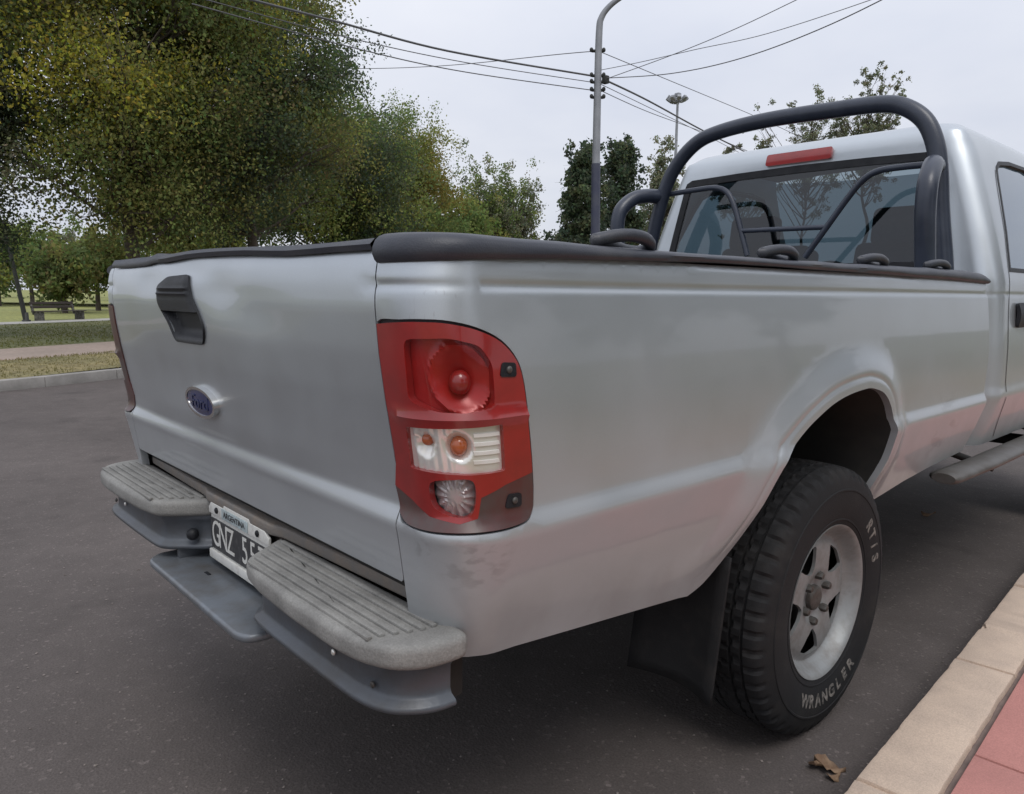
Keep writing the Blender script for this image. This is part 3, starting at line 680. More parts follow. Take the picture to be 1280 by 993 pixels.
for sg in (1, -1):
    tl = patch('tail_light', frame_fn, up_, [TOPW, WHITE, REV], us_l, vs_l, h=.008, lip=.014, mat='red_plastic' if sg > 0 else 'red_dark', parent=truck, sgn=sg)  # road-side frame: unlit look of the red lens put into a darker colour
    tl['label'] = 'red tail light with clear middle window, by the kerb side' if sg > 0 else 'red tail light on the road side, its colour darkened as if unlit'
    bk_ = grow(np.array(smooth_poly(LAMP, 3)), .010); bk_[:, 0] = np.maximum(bk_[:, 0], [ug(z) + .004 for _, z in bk_])
    patch('lamp_gasket', off_fn(-.052), bk_, [], us_l, vs_l, h=.012, mat='black_plastic', parent=tl, sgn=sg)
    patch('lamp_gasket', off_fn(-.004), bk_, [grow(np.array(smooth_poly(LAMP, 3)), -.008)], us_l, vs_l, h=.01, mat='black_plastic', parent=tl, sgn=sg)
    patch('smoked_lens', off_fn(.0026), low, [], us_l, vs_l, h=.008, lip=.012, mat='red_dark', parent=tl, sgn=sg)
    c = TOPW.mean(0) + np.array([.012, -.003]); R0 = .052
    def bowl(u, z):
        q = min(1.25, math.hypot((u - c[0]) * 1.0, z - c[1]) / R0); return bed(u, z, -.006 - .030 * max(0, 1 - q * q) - .006 * sstep(1, 1.12, q))
    patch('stop_reflector', bowl, grow(TOPW, .004), [], np.arange(-.06, .3, .005), np.arange(1.0, 1.16, .005), h=.006, mat='red_reflector', parent=tl, sgn=sg, sharp=60)
    ball('stop_bulb', bed(c[0], c[1] - .006, -.026), .017, 'red_plastic', tl, (1, 1, 1.15), sg)
    patch('stop_lens', off_fn(.0015), TOPW, [], us_l, vs_l, h=.01, lip=.003, mat='lens_clear', parent=tl, sgn=sg)
    cw = px_on(bed, 573, 560, (.06, .94)); cw2 = px_on(bed, 528, 556, (.0, .94))
    def wback(u, z):
        q = min(1, math.hypot(u - cw[0], (z - cw[1])) / .024); q2 = min(1, math.hypot(u - cw2[0], (z - cw2[1])) / .022)
        rip = .0012 * math.cos((u - cw[0]) * 420) if (q >= 1 and u < cw[0]) else 0
        return bed(u, z, -.005 - .018 * (1 - q * q) - .014 * (1 - q2 * q2) + rip)
    patch('indicator_reflector', wback, grow(WHITE, .003), [], np.arange(-.06, .3, .004), np.arange(.88, 1.0, .004), h=.006, mat='lamp_cream', parent=tl, sgn=sg, sharp=60)
    ball('indicator_bulb', bed(cw[0], cw[1], -.016), .0135, 'amber', tl, (1, 1, 1.2), sg)
    ball('indicator_bulb', bed(cw2[0], cw2[1] + .006, -.016), .010, 'amber', tl, (1, 1, 1.0), sg)
    for k in range(4):
        a = px_on(bed, 593, 545 + k * 11.5, (.12, .95)); b = px_on(bed, 626, 543 + k * 11, (.15, .95)); zz = (a[1] + b[1]) / 2
        pl = [(a[0], zz - .0028), (b[0], zz - .0028), (b[0], zz + .0028), (a[0], zz + .0028)]
        patch('rib', off_fn(-.003), pl, [], np.arange(a[0], b[0], .008), [zz], h=.008, lip=.008, mat='lamp_silver', parent=tl, sgn=sg)
    patch('indicator_lens', off_fn(.0015), WHITE, [], us_l, vs_l, h=.01, lip=.003, mat='lens_clear', parent=tl, sgn=sg)
    cv = REV.mean(0)
    def dome(u, z):
        d = math.hypot(u - cv[0], z - cv[1]); th = math.atan2(z - cv[1], u - cv[0]); return bed(u, z, -.004 - .012 * (d / .04) ** 2 + .0022 * math.cos(14 * th) * sstep(.004, .02, d))
    patch('reverse_reflector', dome, grow(REV, .003), [], np.arange(-.06, .3, .0035), np.arange(.80, .95, .0035), h=.005, mat='smoke_grey', parent=tl, sgn=sg, sharp=60)
    patch('reverse_lens', off_fn(.0015), REV, [], us_l, vs_l, h=.01, lip=.003, mat='lens_clear', parent=tl, sgn=sg)
    for (U, Vv) in ((634, 462), (641, 625)):
        k = px_on(bed, U, Vv, (.18, 1.0)); q = [(k[0] - .020, k[1] - .010), (k[0] + .014, k[1] - .012), (k[0] + .016, k[1] + .010), (k[0] - .012, k[1] + .012)]
        patch('screw_recess', off_fn(.0046), round_poly(q, .006), [], us_l, vs_l, h=.006, lip=.004, mat='black_plastic', parent=tl, sgn=sg)
        ball('screw', bed(k[0], k[1], .005), .006, 'rusty_steel', tl, (.6, 1, 1), sg, 8)

# ---- tailgate
DENT = [(.13, 1.195, .10, .045, .007), (-.02, 1.235, .09, .02, .005), (-.33, 1.215, .10, .03, .005), (.30, 1.16, .12, .05, .004), (-.25, .98, .16, .08, .004)]
def gate(x, z, off=0.0):
    y = ry(z) - .020 * (1 - (x / .705) ** 2) * sstep(.80, .90, z) - off
    y -= groove(z) * sstep(.655, .67, abs(x))
    for cx_, cz_, sx_, sz_, d in DENT: y += d * math.exp(-((x - cx_) / sx_) ** 2 - ((z - cz_) / sz_) ** 2)
    return np.array([x, y, z])
def top_z(x): return 1.2615 + .003 * math.sin(x * 7 + 1) + .0035 * math.exp(-((x + .27) / .05) ** 2) - .006 * sstep(-.3, -.7, x)
GX = .7035
GOUT = [(x, top_z(x)) for x in np.linspace(GX, -GX, 60)] + [(-GX, z) for z in np.linspace(1.24, .722, 30)] + [(x, .716) for x in np.linspace(-GX + .006, GX - .006, 40)] + [(GX, z) for z in np.linspace(.722, 1.24, 30)]
GOUT = np.array(GOUT)[::-1]
GOUT = GOUT[::-1] if False else GOUT
# ensure counter-clockwise seen from behind (x right, z up -> outward is -y)
zs_gate = sorted(set(list(np.arange(.72, .80, .012)) + list(np.arange(.80, .88, .005)) + list(np.arange(.88, 1.26, .012))))
HANDLE_PX = [(212, 346), (239, 343), (241, 372), (249, 390), (257, 412), (256, 432), (222, 427), (213, 405), (199, 380), (198, 358)]
HND = round_poly(px_poly(gate, HANDLE_PX, (-.1, 1.2)), .016, 4)
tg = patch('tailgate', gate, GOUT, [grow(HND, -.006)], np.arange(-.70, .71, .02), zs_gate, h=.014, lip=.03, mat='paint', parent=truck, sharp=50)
hc = HND.mean(0); hz0, hz1 = HND[:, 1].min(), HND[:, 1].max()
def cup(x, z):
    t = (z - hz0) / (hz1 - hz0); e = min(1, float(edge_dist(np.array([[x, z]]), HND)[0]) / .018)
    dz = .004 * e if t > .46 else -.022 * e * sstep(.0, .22, t)
    dz += .005 * math.exp(-((t - .80) / .02) ** 2) * e + .004 * math.exp(-((t - .72) / .018) ** 2) * e
    return gate(x, z, .005 + dz)
h_ = patch('handle', cup, HND, [], np.arange(-.40, .15, .008), np.arange(1.0, 1.26, .004), h=.008, lip=.018, mat='black_plastic', parent=tg, sharp=40)
EM = px_poly(gate, [(236, 495), (243, 481), (260, 487), (278, 510), (277, 524), (262, 523), (245, 512)], (-.05, .95))
ec = (EM.max(0) + EM.min(0)) / 2; ew, eh = .092, .037
ring_o = [(ec[0] + ew * math.cos(t), ec[1] + eh * math.sin(t)) for t in np.linspace(0, 2 * math.pi, 48, endpoint=False)]
ring_i = [(ec[0] + (ew - .009) * math.cos(t), ec[1] + (eh - .007) * math.sin(t)) for t in np.linspace(0, 2 * math.pi, 48, endpoint=False)]
patch('badge_ring', lambda x, z: gate(x, z, .013), ring_o, [ring_i], [], [], h=.02, lip=.014, mat='chrome', parent=tg, sharp=40)
def bface(x, z):
    q = ((x - ec[0]) / ew) ** 2 + ((z - ec[1]) / eh) ** 2; return gate(x, z, .010 + .004 * (1 - q))
patch('badge_face', bface, ring_i, [], np.arange(-.3, .3, .012), np.arange(.85, 1.02, .008), h=.012, mat='badge_blue', parent=tg)
me = text_mesh('Ford', .048, .0006, .35)
for v in me.vertices: p = bface(ec[0] + v.co.x * 1.15, ec[1] + v.co.y); v.co = (p[0], p[1] - .0012 - v.co.z, p[2])
link('badge_script', me, 'badge_script', tg, smooth=False)

# ---- bumper
def sweep(path, prof, sgn=1):
    P = np.array(path); n = len(P); V, F = [], []
    for i in range(n):
        t = P[min(i + 1, n - 1)] - P[max(i - 1, 0)]; t /= np.hypot(*t); nn = np.array([t[1], -t[0]])
        for o_, z in prof: V.append(((P[i] + nn * o_)[0] * sgn, (P[i] + nn * o_)[1], z))
    m = len(prof)
    for i in range(n - 1):
        for k in range(m - 1):
            f = (i * m + k, i * m + k + 1, (i + 1) * m + k + 1, (i + 1) * m + k); F.append(f[::-1] if sgn > 0 else f)
    return V, F
bpath = catmull([(.195, .10), (.200, .062), (.240, .012), (.272, -.022), (.31, -.036), (.45, -.040), (.62, -.040), (.70, -.036), (.752, -.020), (.785, .012), (.800, .045), (.804, .075)], 5)
bprof = [(-.03, .640), (-.006, .640), (-.003, .636), (-.004, .612), (-.008, .604), (-.014, .596), (-.015, .556), (-.011, .548), (.001, .543), (.004, .538), (.002, .532), (-.006, .528), (-.03, .526)]
bar = box('bumper', (0, .105, .565), (1.50, .06, .12), 'underbody', truck, .006)
bar['label'] = 'step bumper of grey plastic pads on dull blue-grey metal'
for sg in (1, -1):
    V, F = sweep(bpath, bprof, sg); raw('bumper_face', V, F, 'bumper_paint_shaded', bar, sharp=50)
    poly = [(.182, .080), (.268, -.044), (.36, -.060), (.50, -.067), (.66, -.068), (.735, -.060), (.79, -.036), (.820, .004), (.828, .045), (.828, .090)]
    poly = round_poly(poly, .03, 3)
    bm = bmesh.new(); bm_prism(bm, [tuple(p) for p in poly], .618, .660, .013, 4)
    for k in range(6):                       # raised tread ribs of the moulding
        y = -.046 + k * .0205; xa = .30 - (y + .044) * .72; xb = .745 + .03 * sstep(-.05, .05, y)
        bm_box(bm, ((xa + xb) / 2, y, .6615), (xb - xa, .0105, .007), .0028, seg=2)
    for v in bm.verts: v.co.x *= sg
    if sg < 0: bmesh.ops.reverse_faces(bm, faces=bm.faces[:])
    o = from_bm('step_pad', bm, 'pad_plastic', bar)
    for (bx_, by_, bz_) in ((.60, -.028, .580), (.715, -.022, .566)): ball('bolt', (bx_, by_ - .002, bz_), .006, 'rusty_steel' if bx_ > .7 else 'lamp_cream', bar, (1, .6, 1), sg, 8)
    # plug on the slanted inner end
    q = np.array([.226, .028]); ball('plug', (q[0] - .003, q[1] - .002, .572), .016, 'black_plastic', bar, (1, 1, 1), sg, 10)
prism('tow_ledge', [tuple(p) for p in round_poly([(-.335, .10), (-.335, -.030), (-.300, -.062), (.262, -.066), (.292, -.052), (.300, -.02), (.300, .10)], .02, 3)][::-1], .486, .505, 'bumper_paint', bar, .007)
for sg in (1, -1): box('ledge_bracket', (.262 * sg, .05, .52), (.02, .10, .05), 'bumper_paint_shaded', bar, .004)
box('ledge_slot', (-.10, .015, .5052), (.026, .008, .003), 'black_plastic', bar, .001)
box('centre_panel', (0, .098, .600), (.46, .03, .20), 'dusty_panel', bar, .012)
prism('centre_top', [(-.22, .062), (-.18, .050), (.18, .050), (.22, .062), (.70, .08), (.70, .14), (-.70, .14), (-.70, .08)], .664, .690, 'dusty_panel', bar, .006)
box('lower_sill', (0, .10, .700), (1.38, .05, .024), 'underbody', bar, .004)

# ---- licence plate
PY = .052; PX0 = .006
pl = box('licence_plate', (PX0, PY + .003, .593), (.338, .004, .129), 'plate_white', truck, .0015); pl['label'] = 'worn black and white licence plate in a pale holder'
box('plate_field', (PX0, PY - .0006, .590), (.328, .003, .078), 'plate_black', pl, .0006)
box('plate_holder', (PX0, PY - .002, .5355), (.345, .009, .022), 'plate_white', pl, .003)
prism('plate_holder', [(-.172 + PX0, .640), (.172 + PX0, .640), (.172 + PX0, .655), (.150 + PX0, .668), (.075 + PX0, .668), (.070 + PX0, .676), (-.075 + PX0, .676), (-.080 + PX0, .668), (-.158 + PX0, .668), (-.172 + PX0, .655)], PY - .003, PY + .004, 'plate_white', pl, .0015, axis='y')
box('plate_sticker', (PX0 - .01, PY - .0042, .655), (.150, .002, .026), 'plate_sticker', pl, .0004)
for x in (-.118, .118): ball('screw', (PX0 + x, PY - .005, .655), .008, 'black_plastic', pl, (1, .5, 1), 1, 8)
def plate_text(txt, x, z, size, y, mat, sx=1.0):
    me = text_mesh(txt, size, .0006)
    for v in me.vertices: v.co = (x + v.co.x * sx, y - v.co.z, z + v.co.y)
    return link('plate_lettering', me, mat, pl, smooth=False)
for ch, x in zip('GNZ557', (-.132, -.088, -.044, .040, .085, .130)): plate_text(ch, PX0 + x, .590, .092, PY - .0022, 'plate_white', .78)
plate_text('ARGENTINA', PX0 - .01, .655, .020, PY - .0056, 'plate_black', 1.1)

# ---- bed cover and its rolled edges
def rail_path(u): return bed(u, 1.24)
umax = uy(2.475, 1.24)
us_r = list(np.linspace(ug(1.24) + .002, 0, 5)) + list(np.linspace(.01, ARC, 14)) + list(np.linspace(ARC + .02, umax, 110))
rprof = [(-.012, 0), (.003, .000), (.009, .004), (.0115, .012), (.011, .022), (.007, .031), (-.001, .037), (-.012, .0405), (-.03, .041), (-.055, .039), (-.085, .034), (-.12, .026)]
rr = random.Random(4); wob = [rr.uniform(-1, 1) for _ in range(60)]
def wobble(s, f): return np.interp(s * f % 59, range(60), wob)
us_all = us_r
for sg in (1, -1):
    V, F = [], []; m = len(rprof)
    us_r = us_all if sg > 0 else [u for u in us_all if u > .05]
    for i, u in enumerate(us_r):
        p = rail_path(u); q = np.array(bed(u + 1e-3, 1.24)) - bed(u - 1e-3, 1.24); nn = np.array([q[1], -q[0], 0]); nn /= np.linalg.norm(nn)
        s = p[1]; zb = np.interp(s, [-.1, 0, .10, .27, .48, .75, 1.1, 1.5, 2.2, 2.5], [1.234, 1.236, 1.241, 1.248, 1.2525, 1.2555, 1.2555, 1.252, 1.246, 1.240]) + .0012 * wobble(s + 1, 9)
        ztop = np.interp(s, [0, .1, .3, .5, 1.1, 1.6, 2.2, 2.42, 2.48], [1.279, 1.279, 1.276, 1.273, 1.275, 1.279, 1.283, 1.278, 1.262]) + .0015 * wobble(s + 3, 11)
        if sg < 0: ztop -= .014 * sstep(.5, .05, s)
        for k, (o_, dz) in enumerate(rprof):
            o2 = o_ * (1 if o_ > 0 else 1.0) + .0015 * wobble(s + k, 7); x = p + nn * o2; x[2] = zb + dz / .041 * (ztop - zb)
            if x[0] < .58 and u < ARC: x[0] = max(x[0], .58)
            V.append((x[0] * sg, x[1], x[2]))
    for i in range(len(us_r) - 1):
        for k in range(m - 1): f = (i * m + k, (i + 1) * m + k, (i + 1) * m + k + 1, i * m + k + 1); F.append(f if sg > 0 else f[::-1])
    F.append(tuple(range(m))[::-1] if sg > 0 else tuple(range(m)))
    o = raw('cover_edge', V, F, 'vinyl', truck, sharp=60)
V, F = [], []; nx, ny = 61, 70
ycs = [None, None, None] + list(np.linspace(.03, 2.47, ny))
for j, yv in enumerate(ycs):
    for i in range(nx):
        x = -.80 + 1.6 * i / (nx - 1); xt = max(-.70, min(.70, x)); tz = top_z(xt); yb = gate(xt, 1.255)[1]
        top = tz + .0155 + .0035 * wobble(x + 2, 5.1) + .004 * math.exp(-((x + .25) / .04) ** 2)
        if j == 0: V.append((x, yb - .007, tz - .004 + .003 * wobble(x + 1, 6.3)))
        elif j == 1: V.append((x, yb - .011, tz + .005 + .003 * wobble(x + 1, 6.3)))
        elif j == 2: V.append((x, yb - .002, top))
        else: V.append((x, yv, (top if yv < .04 else 1.272) + .002 * wobble(x + yv, 4) - .016 * sstep(.05, .6, yv) * sstep(2.47, 1.9, yv) * (1 - (x / .8) ** 2)))
for j in range(len(ycs) - 1):
    for i in range(nx - 1):
        if j < 3 and (abs(-.80 + 1.6 * (i + .5) / (nx - 1)) > .70): continue
        F.append((j * nx + i, j * nx + i + 1, (j + 1) * nx + i + 1, (j + 1) * nx + i))
o = raw('bed_cover', V, F, 'vinyl', truck, sharp=60); o['label'] = 'black vinyl cover stretched over the bed'
def loop(y0, y1, x, z, w, r, tilt):
    L = y1 - y0; pts = []
    for t in np.linspace(0, 2 * math.pi, 28, endpoint=False):
        a = (1 + math.cos(t)) / 2; wd = w * math.sin(t) * (a ** .7 if a > 0 else 0) * 1.05
        pts.append((x + wd * math.cos(tilt), y0 + L * a, z + wd * math.sin(tilt) + .010 * math.sin(math.pi * (1 - a)) - .012 * a))
    pts.append(pts[0]); return tube('tie_loop', pts, r, 'vinyl', truck, 10)
for (a, b, x, z, w) in ((.392, .535, .800, 1.286, .038), (.965, 1.10, .797, 1.288, .028), (1.49, 1.63, .797, 1.290, .026), (1.98, 2.14, .797, 1.292, .024)):
    loop(a, b, x, z, w, .0135 if w > .04 else .012, .30)

# ---- roll bar
def on_y(u, v, y): d = pray(u, v); return CAM + d * ((y - CAM[1]) / d[1])
HY = 2.45
hp = [(.705, HY, 1.20), (.690, HY, 1.33), (.664, HY, 1.51), (.648, HY, 1.655), (.626, HY, 1.757), (.583, HY, 1.842), (.507, HY, 1.901), (.415, HY, 1.925), (.226, HY, 1.934), (-.055, HY, 1.940), (-.285, HY, 1.925), (-.415, HY, 1.888), (-.523, HY, 1.793), (-.588, HY, 1.667), (-.650, HY, 1.44), (-.695, HY, 1.20)]
rb = tube('roll_bar', catmull(hp, 6), .0325, 'tube_black', truck, 18); rb['label'] = 'black tubular roll bar behind the cab'
for sg in (1, -1):
    bp_ = [(.640, HY - .01, 1.665), (.660, HY - .09, 1.662), (.682, 2.285, 1.640), (.697, 2.215, 1.575), (.700, 2.205, 1.48), (.702, 2.225, 1.36), (.705, 2.25, 1.22)]
    tube('rear_brace', catmull([(x * sg + (.0 if sg > 0 else .035), y, z) for x, y, z in bp_], 6), .034, 'tube_black', rb, 16)
    box('foot_plate', (.70 * sg, 2.36, 1.278), (.11, .34, .008), 'tube_black', rb, .003)
ir = [on_y(u, v, HY + .02) for u, v in [(1160, 206), (1128, 209), (1098, 214), (1078, 226), (1058, 250), (1032, 286), (1006, 322)]]
il = [on_y(u, v, HY + .02) for u, v in [(838, 243), (868, 238), (893, 235), (908, 240), (917, 256), (926, 288), (934, 320)]]
tube('inner_tube', catmull(ir, 5), .0125, 'tube_black', rb, 10); tube('inner_tube', catmull(il, 5), .0125, 'tube_black', rb, 10)
tube('cross_tube', [on_y(926, 289, HY + .02), on_y(1035, 284, HY + .02)], .011, 'tube_black', rb, 10)

# ---- cab
vz = [.60, .70, .82, .845, 1.0, 1.19, 1.25, 1.29, 1.45, 1.62, 1.75, 1.80, 1.845, 1.90, 1.95, 2.02, 2.10, 2.25, 2.42, 2.50]
fz = table(vz, [.60, .70, .82, .845, 1.0, 1.19, 1.25, 1.29, 1.45, 1.62, 1.75, 1.80, 1.842, 1.876, 1.890, 1.899, 1.905, 1.912, 1.917, 1.918], .012)
fw = table(vz, [.800, .830, .862, .853, .853, .840, .836, .826, .782, .728, .684, .662, .638, .598, .553, .48, .40, .26, .09, .012], .012)
fy = table(vz, [2.60, 2.60, 2.60, 2.60, 2.60, 2.60, 2.602, 2.606, 2.622, 2.642, 2.658, 2.666, 2.682, 2.725, 2.775, 2.85, 2.93, 3.07, 3.24, 3.32], .012)
fe = table(vz, [4.98, 4.98, 4.98, 4.98, 4.98, 4.98, 4.55, 4.28, 4.08, 3.88, 3.73, 3.67, 3.61, 3.57, 3.54, 3.51, 3.48, 3.44, 3.38, 3.34], .02)
def crc(v): return max(.012, min(.085, fw(v) - .585 if v > 1.2 else .085, .085)) if v < 1.86 else max(.006, min(.075, fw(v) * .25))
def cabs(a, v, off=0.0):
    z, w, y0, r, ye = fz(v), fw(v), fy(v), crc(v), fe(v)
    if v < 1.3: w += groove(v) * .8
    if a <= 1: return np.array([a * (w - r), y0 - off, z])
    if a < 2:
        th = (a - 1) * math.pi / 2; return np.array([w - r + (r + off) * math.sin(th), y0 + r - (r + off) * math.cos(th), z])
    return np.array([w + off, y0 + r + (a - 2) * (ye - y0 - r), z])
def a_x(x, v): return x / (fw(v) - crc(v))
def a_y(y, v): y0 = fy(v) + crc(v); return 2 + (y - y0) / (fe(v) - y0)
us_c = list(np.linspace(0, 1, 14)) + list(np.linspace(1.1, 2, 10)) + list(np.linspace(2.02, 3, 60))
vs_c = sorted(set(list(np.arange(.62, .80, .03)) + list(np.arange(.80, .87, .008)) + list(np.arange(.88, 1.18, .04)) + list(np.arange(1.18, 1.30, .006)) + list(np.arange(1.31, 1.78, .03)) + list(np.arange(1.79, 2.06, .012)) + list(np.arange(2.1, 2.5, .05))))
RW = [(0, 1.300), (.655, 1.300), (.672, 1.335), (.602, 1.715), (.575, 1.752), (0, 1.766)]          # half of rear window (x, z)
rwin = [(a_x(x, z), z) for x, z in [(0, 1.300), (.3, 1.300), (.645, 1.300), (.662, 1.310), (.668, 1.335), (.640, 1.49), (.608, 1.66), (.598, 1.715), (.588, 1.742), (.560, 1.757), (.3, 1.764), (0, 1.766)]]
SW = [(2.755, 1.290), (3.3, 1.290), (3.85, 1.290), (3.98, 1.300), (3.90, 1.40), (3.78, 1.54), (3.63, 1.70), (3.55, 1.752), (3.4, 1.768), (3.15, 1.763), (2.99, 1.745), (2.93, 1.715), (2.90, 1.66), (2.845, 1.52), (2.79, 1.38)]
swin = [(a_y(y, z), z) for y, z in SW]
FA = [(y + 3.13, z) for y, z in ARCH]
fl = [(a_y(y, z), z) for y, z in FA]
def s_line(y0, z0, y1, z1, n): return [(a_y(y, z), z) for y, z in zip(np.linspace(y0, y1, n), np.linspace(z0, z1, n))]
cout = [(0, 1.766 + .0), (0, 2.49)]
cab_out = [(a_x(0, .62), .62)] + [(a, .62) for a in np.linspace(.1, 2.0, 20)] + [(a_y(y, .62), .62) for y in np.linspace(2.72, 3.83, 12)] + fl + [(a_y(4.82, .60), .60), (3, .60)] + [(3, v) for v in np.arange(.65, 2.49, .03)] + [(a, 2.49) for a in np.linspace(2.9, .0, 30)]
VV, FF = [], []
for sg in (1, -1):
    V, F = patch_geo(cabs, cab_out[:0] + [p for p in cab_out], [swin, [(a * 1.0, v) for a, v in rwin[1:-1]] + [(.0003, 1.7655), (.0003, 1.3003)]], us_c, vs_c, h=.045, lip=0.0, sgn=sg)
    b = len(VV); VV += list(V); FF += [tuple(i + b for i in f) for f in F]
bm = bmesh.new(); bv = [bm.verts.new(v) for v in VV]
for f in FF:
    try: bm.faces.new([bv[i] for i in f])
    except ValueError: pass
bmesh.ops.remove_doubles(bm, verts=bm.verts[:], dist=.0008)
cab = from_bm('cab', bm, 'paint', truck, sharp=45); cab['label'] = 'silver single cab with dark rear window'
# glass and seals
full = [(x, z) for x, z in [(.645, 1.300), (.662, 1.310), (.668, 1.335), (.640, 1.49), (.608, 1.66), (.598, 1.715), (.588, 1.742), (.560, 1.757), (.3, 1.764), (0, 1.766)]]
full = [(0, 1.30)] + full + [(-x, z) for x, z in full[::-1][1:]]
def rear_xy(x, z, off=0.0): return np.array([x, fy(z) - off, z])
def inset(poly, d):
    poly = np.array(poly, float); out = []; n = len(poly)
    for i in range(n):
        a, b, c = poly[i - 1], poly[i], poly[(i + 1) % n]
        n1 = np.array([-(b - a)[1], (b - a)[0]]); n1 /= np.hypot(*n1) + 1e-12; n2 = np.array([-(c - b)[1], (c - b)[0]]); n2 /= np.hypot(*n2) + 1e-12
        k = n1 + n2; k /= (np.hypot(*k) + 1e-9); out.append(b + k * d / max(.5, float(k @ n1)))
    return np.array(out)
patch('window_seal', lambda x, z: rear_xy(x, z, .006), grow(np.array(full), .004), [inset(full, .030)], [], [], h=.03, lip=.02, mat='black_plastic', parent=cab, sharp=40)
patch('rear_window', lambda x, z: rear_xy(x, z, .001), inset(full, .026), [], np.arange(-.65, .66, .1), np.arange(1.32, 1.76, .06), h=.05, lip=0, mat='window_glass', parent=cab)
for sg in (1, -1):
    def side_yz(y, z, off=0.0): return np.array([fw(z) + off, y, z])
    patch('door_window', lambda y, z: side_yz(y, z, -.010), grow(np.array(SW), .004), [], np.arange(2.8, 4, .1), np.arange(1.3, 1.76, .05), h=.05, mat='window_glass', parent=cab, sgn=sg)
    patch('window_frame', lambda y, z: side_yz(y, z, .002), SW, [inset(SW, .016)], [], [], h=.03, lip=.016, mat='black_plastic', parent=cab, sgn=sg)
    # door shut line and handle
    dl = catmull([(2.905, 1.70), (2.86, 1.62), (2.80, 1.45), (2.735, 1.27), (2.72, 1.1), (2.73, .9), (2.76, .72), (2.80, .64)], 6)
    A_ = [side_yz(y, z, .0012) for y, z in dl]; B_ = [side_yz(y + .006, z, .0012) for y, z in dl]
    V = [(p[0] * sg, p[1], p[2]) for pair in zip(A_, B_) for p in pair]; F = [((2 * i, 2 * i + 1, 2 * i + 3, 2 * i + 2) if sg > 0 else (2 * i, 2 * i + 2, 2 * i + 3, 2 * i + 1)) for i in range(len(A_) - 1)]
    raw('door_gap', V, F, 'underbody', cab)
    patch('door_handle', lambda y, z: side_yz(y, z, .010 + .010 * math.sin(max(0, min(1, (z - 1.075) / .10)) * math.pi)), round_poly([(2.815, 1.075), (2.985, 1.075), (2.985, 1.172), (2.815, 1.172)], .012), [], np.arange(2.83, 2.98, .02), np.arange(1.085, 1.17, .012), h=.015, lip=.014, mat='black_plastic', parent=cab, sgn=sg)
# high brake light
vb0, vb1 = 1.782, 1.838
def brk(x, v, off=0.0): return np.array([x, fy(v) - off, fz(v)])
bl = patch('brake_light', lambda x, v: brk(x, v, .014), round_poly([(-.165, vb0), (.142, vb0), (.142, vb1), (-.165, vb1)], .012), [], np.arange(-.16, .14, .03), np.arange(1.785, 1.84, .012), h=.02, lip=.018, mat='red_plastic', parent=cab, sharp=40)
bl['label'] = 'long red brake light above the rear window'
# windscreen
V, F = [], []; vw = np.linspace(1.24, 1.85, 12); xw = np.linspace(-1, 1, 17)
for v in vw:
    for t in xw: V.append((t * fw(v), fe(v) + .16 * (1 - t * t), fz(v)))
for i in range(len(vw) - 1):
    for k in range(len(xw) - 1): F.append((i * 17 + k, (i + 1) * 17 + k, (i + 1) * 17 + k + 1, i * 17 + k + 1))
raw('windscreen', V, F, 'window_glass', cab)
V, F = [], []; ys = np.linspace(4.30, 4.98, 10)      # bonnet
for y in ys:
    for t in xw: V.append((t * .838, y + .10 * (1 - t * t) * (y > 4.9), 1.205 + .05 * (1 - t ** 4) - .10 * ((y - 4.3) / .68) ** 2 * (1 if y > 4.3 else 0)))
for i in range(len(ys) - 1):
    for k in range(16): F.append((i * 17 + k, i * 17 + k + 1, (i + 1) * 17 + k + 1, (i + 1) * 17 + k))
raw('bonnet', V, F, 'paint', cab)
prism('front_panel', [(-.838, .60), (.838, .60), (.838, 1.10), (.5, 1.15), (-.5, 1.15), (-.838, 1.10)], 4.94, 5.02, 'paint', cab, .02, axis='y')
box('grille', (0, 5.03, .98), (.8, .03, .18), 'black_plastic', cab, .01)
for sg in (1, -1): box('headlight', (.62 * sg, 5.03, .98), (.32, .04, .19), 'lens_clear', cab, .02)
box('front_bumper', (0, 5.06, .66), (1.66, .14, .2), 'chrome', cab, .03)
# cab inside
for sg in (1, -1):
    box('seat', (.36 * sg, 3.02, 1.13), (.50, .16, .62), 'seat_cloth', cab, .05, Matrix.Rotation(rad(-12), 3, 'X'), 4)
    box('headrest', (.36 * sg, 2.93, 1.50), (.26, .09, .17), 'seat_cloth', cab, .04, Matrix.Rotation(rad(-8), 3, 'X'), 4)
box('dashboard', (0, 4.05, 1.17), (1.5, .4, .2), 'black_plastic', cab, .05)
box('cab_floor', (0, 3.3, .68), (1.5, 1.45, .06), 'underbody', cab, .01)
box('cab_back_trim', (0, 2.64, .98), (1.48, .04, .60), 'seat_cloth', cab, .01)
V, F = [], []                                        # headlining, just inside the roof skin
for j, y in enumerate(np.linspace(2.76, 3.50, 6)):
    for t in np.linspace(-1, 1, 9): V.append((t * .56, y, 1.855 - .02 * t * t))
for j in range(5):
    for k in range(8): F.append((j * 9 + k, j * 9 + k + 1, (j + 1) * 9 + k + 1, (j + 1) * 9 + k))
raw('headlining', V, F, 'seat_cloth', cab)
sw_, sf_ = lathe([(math.cos(t) * .012, .18 + math.sin(t) * .012) for t in np.linspace(0, 2 * math.pi, 8, endpoint=False)], 32, lambda a, r, th: (-.36 + r * math.cos(th), 3.72 + a + .35 * r * math.sin(th), 1.22 + .93 * r * math.sin(th)), True)
raw('steering_wheel', sw_, sf_, 'black_plastic', cab)

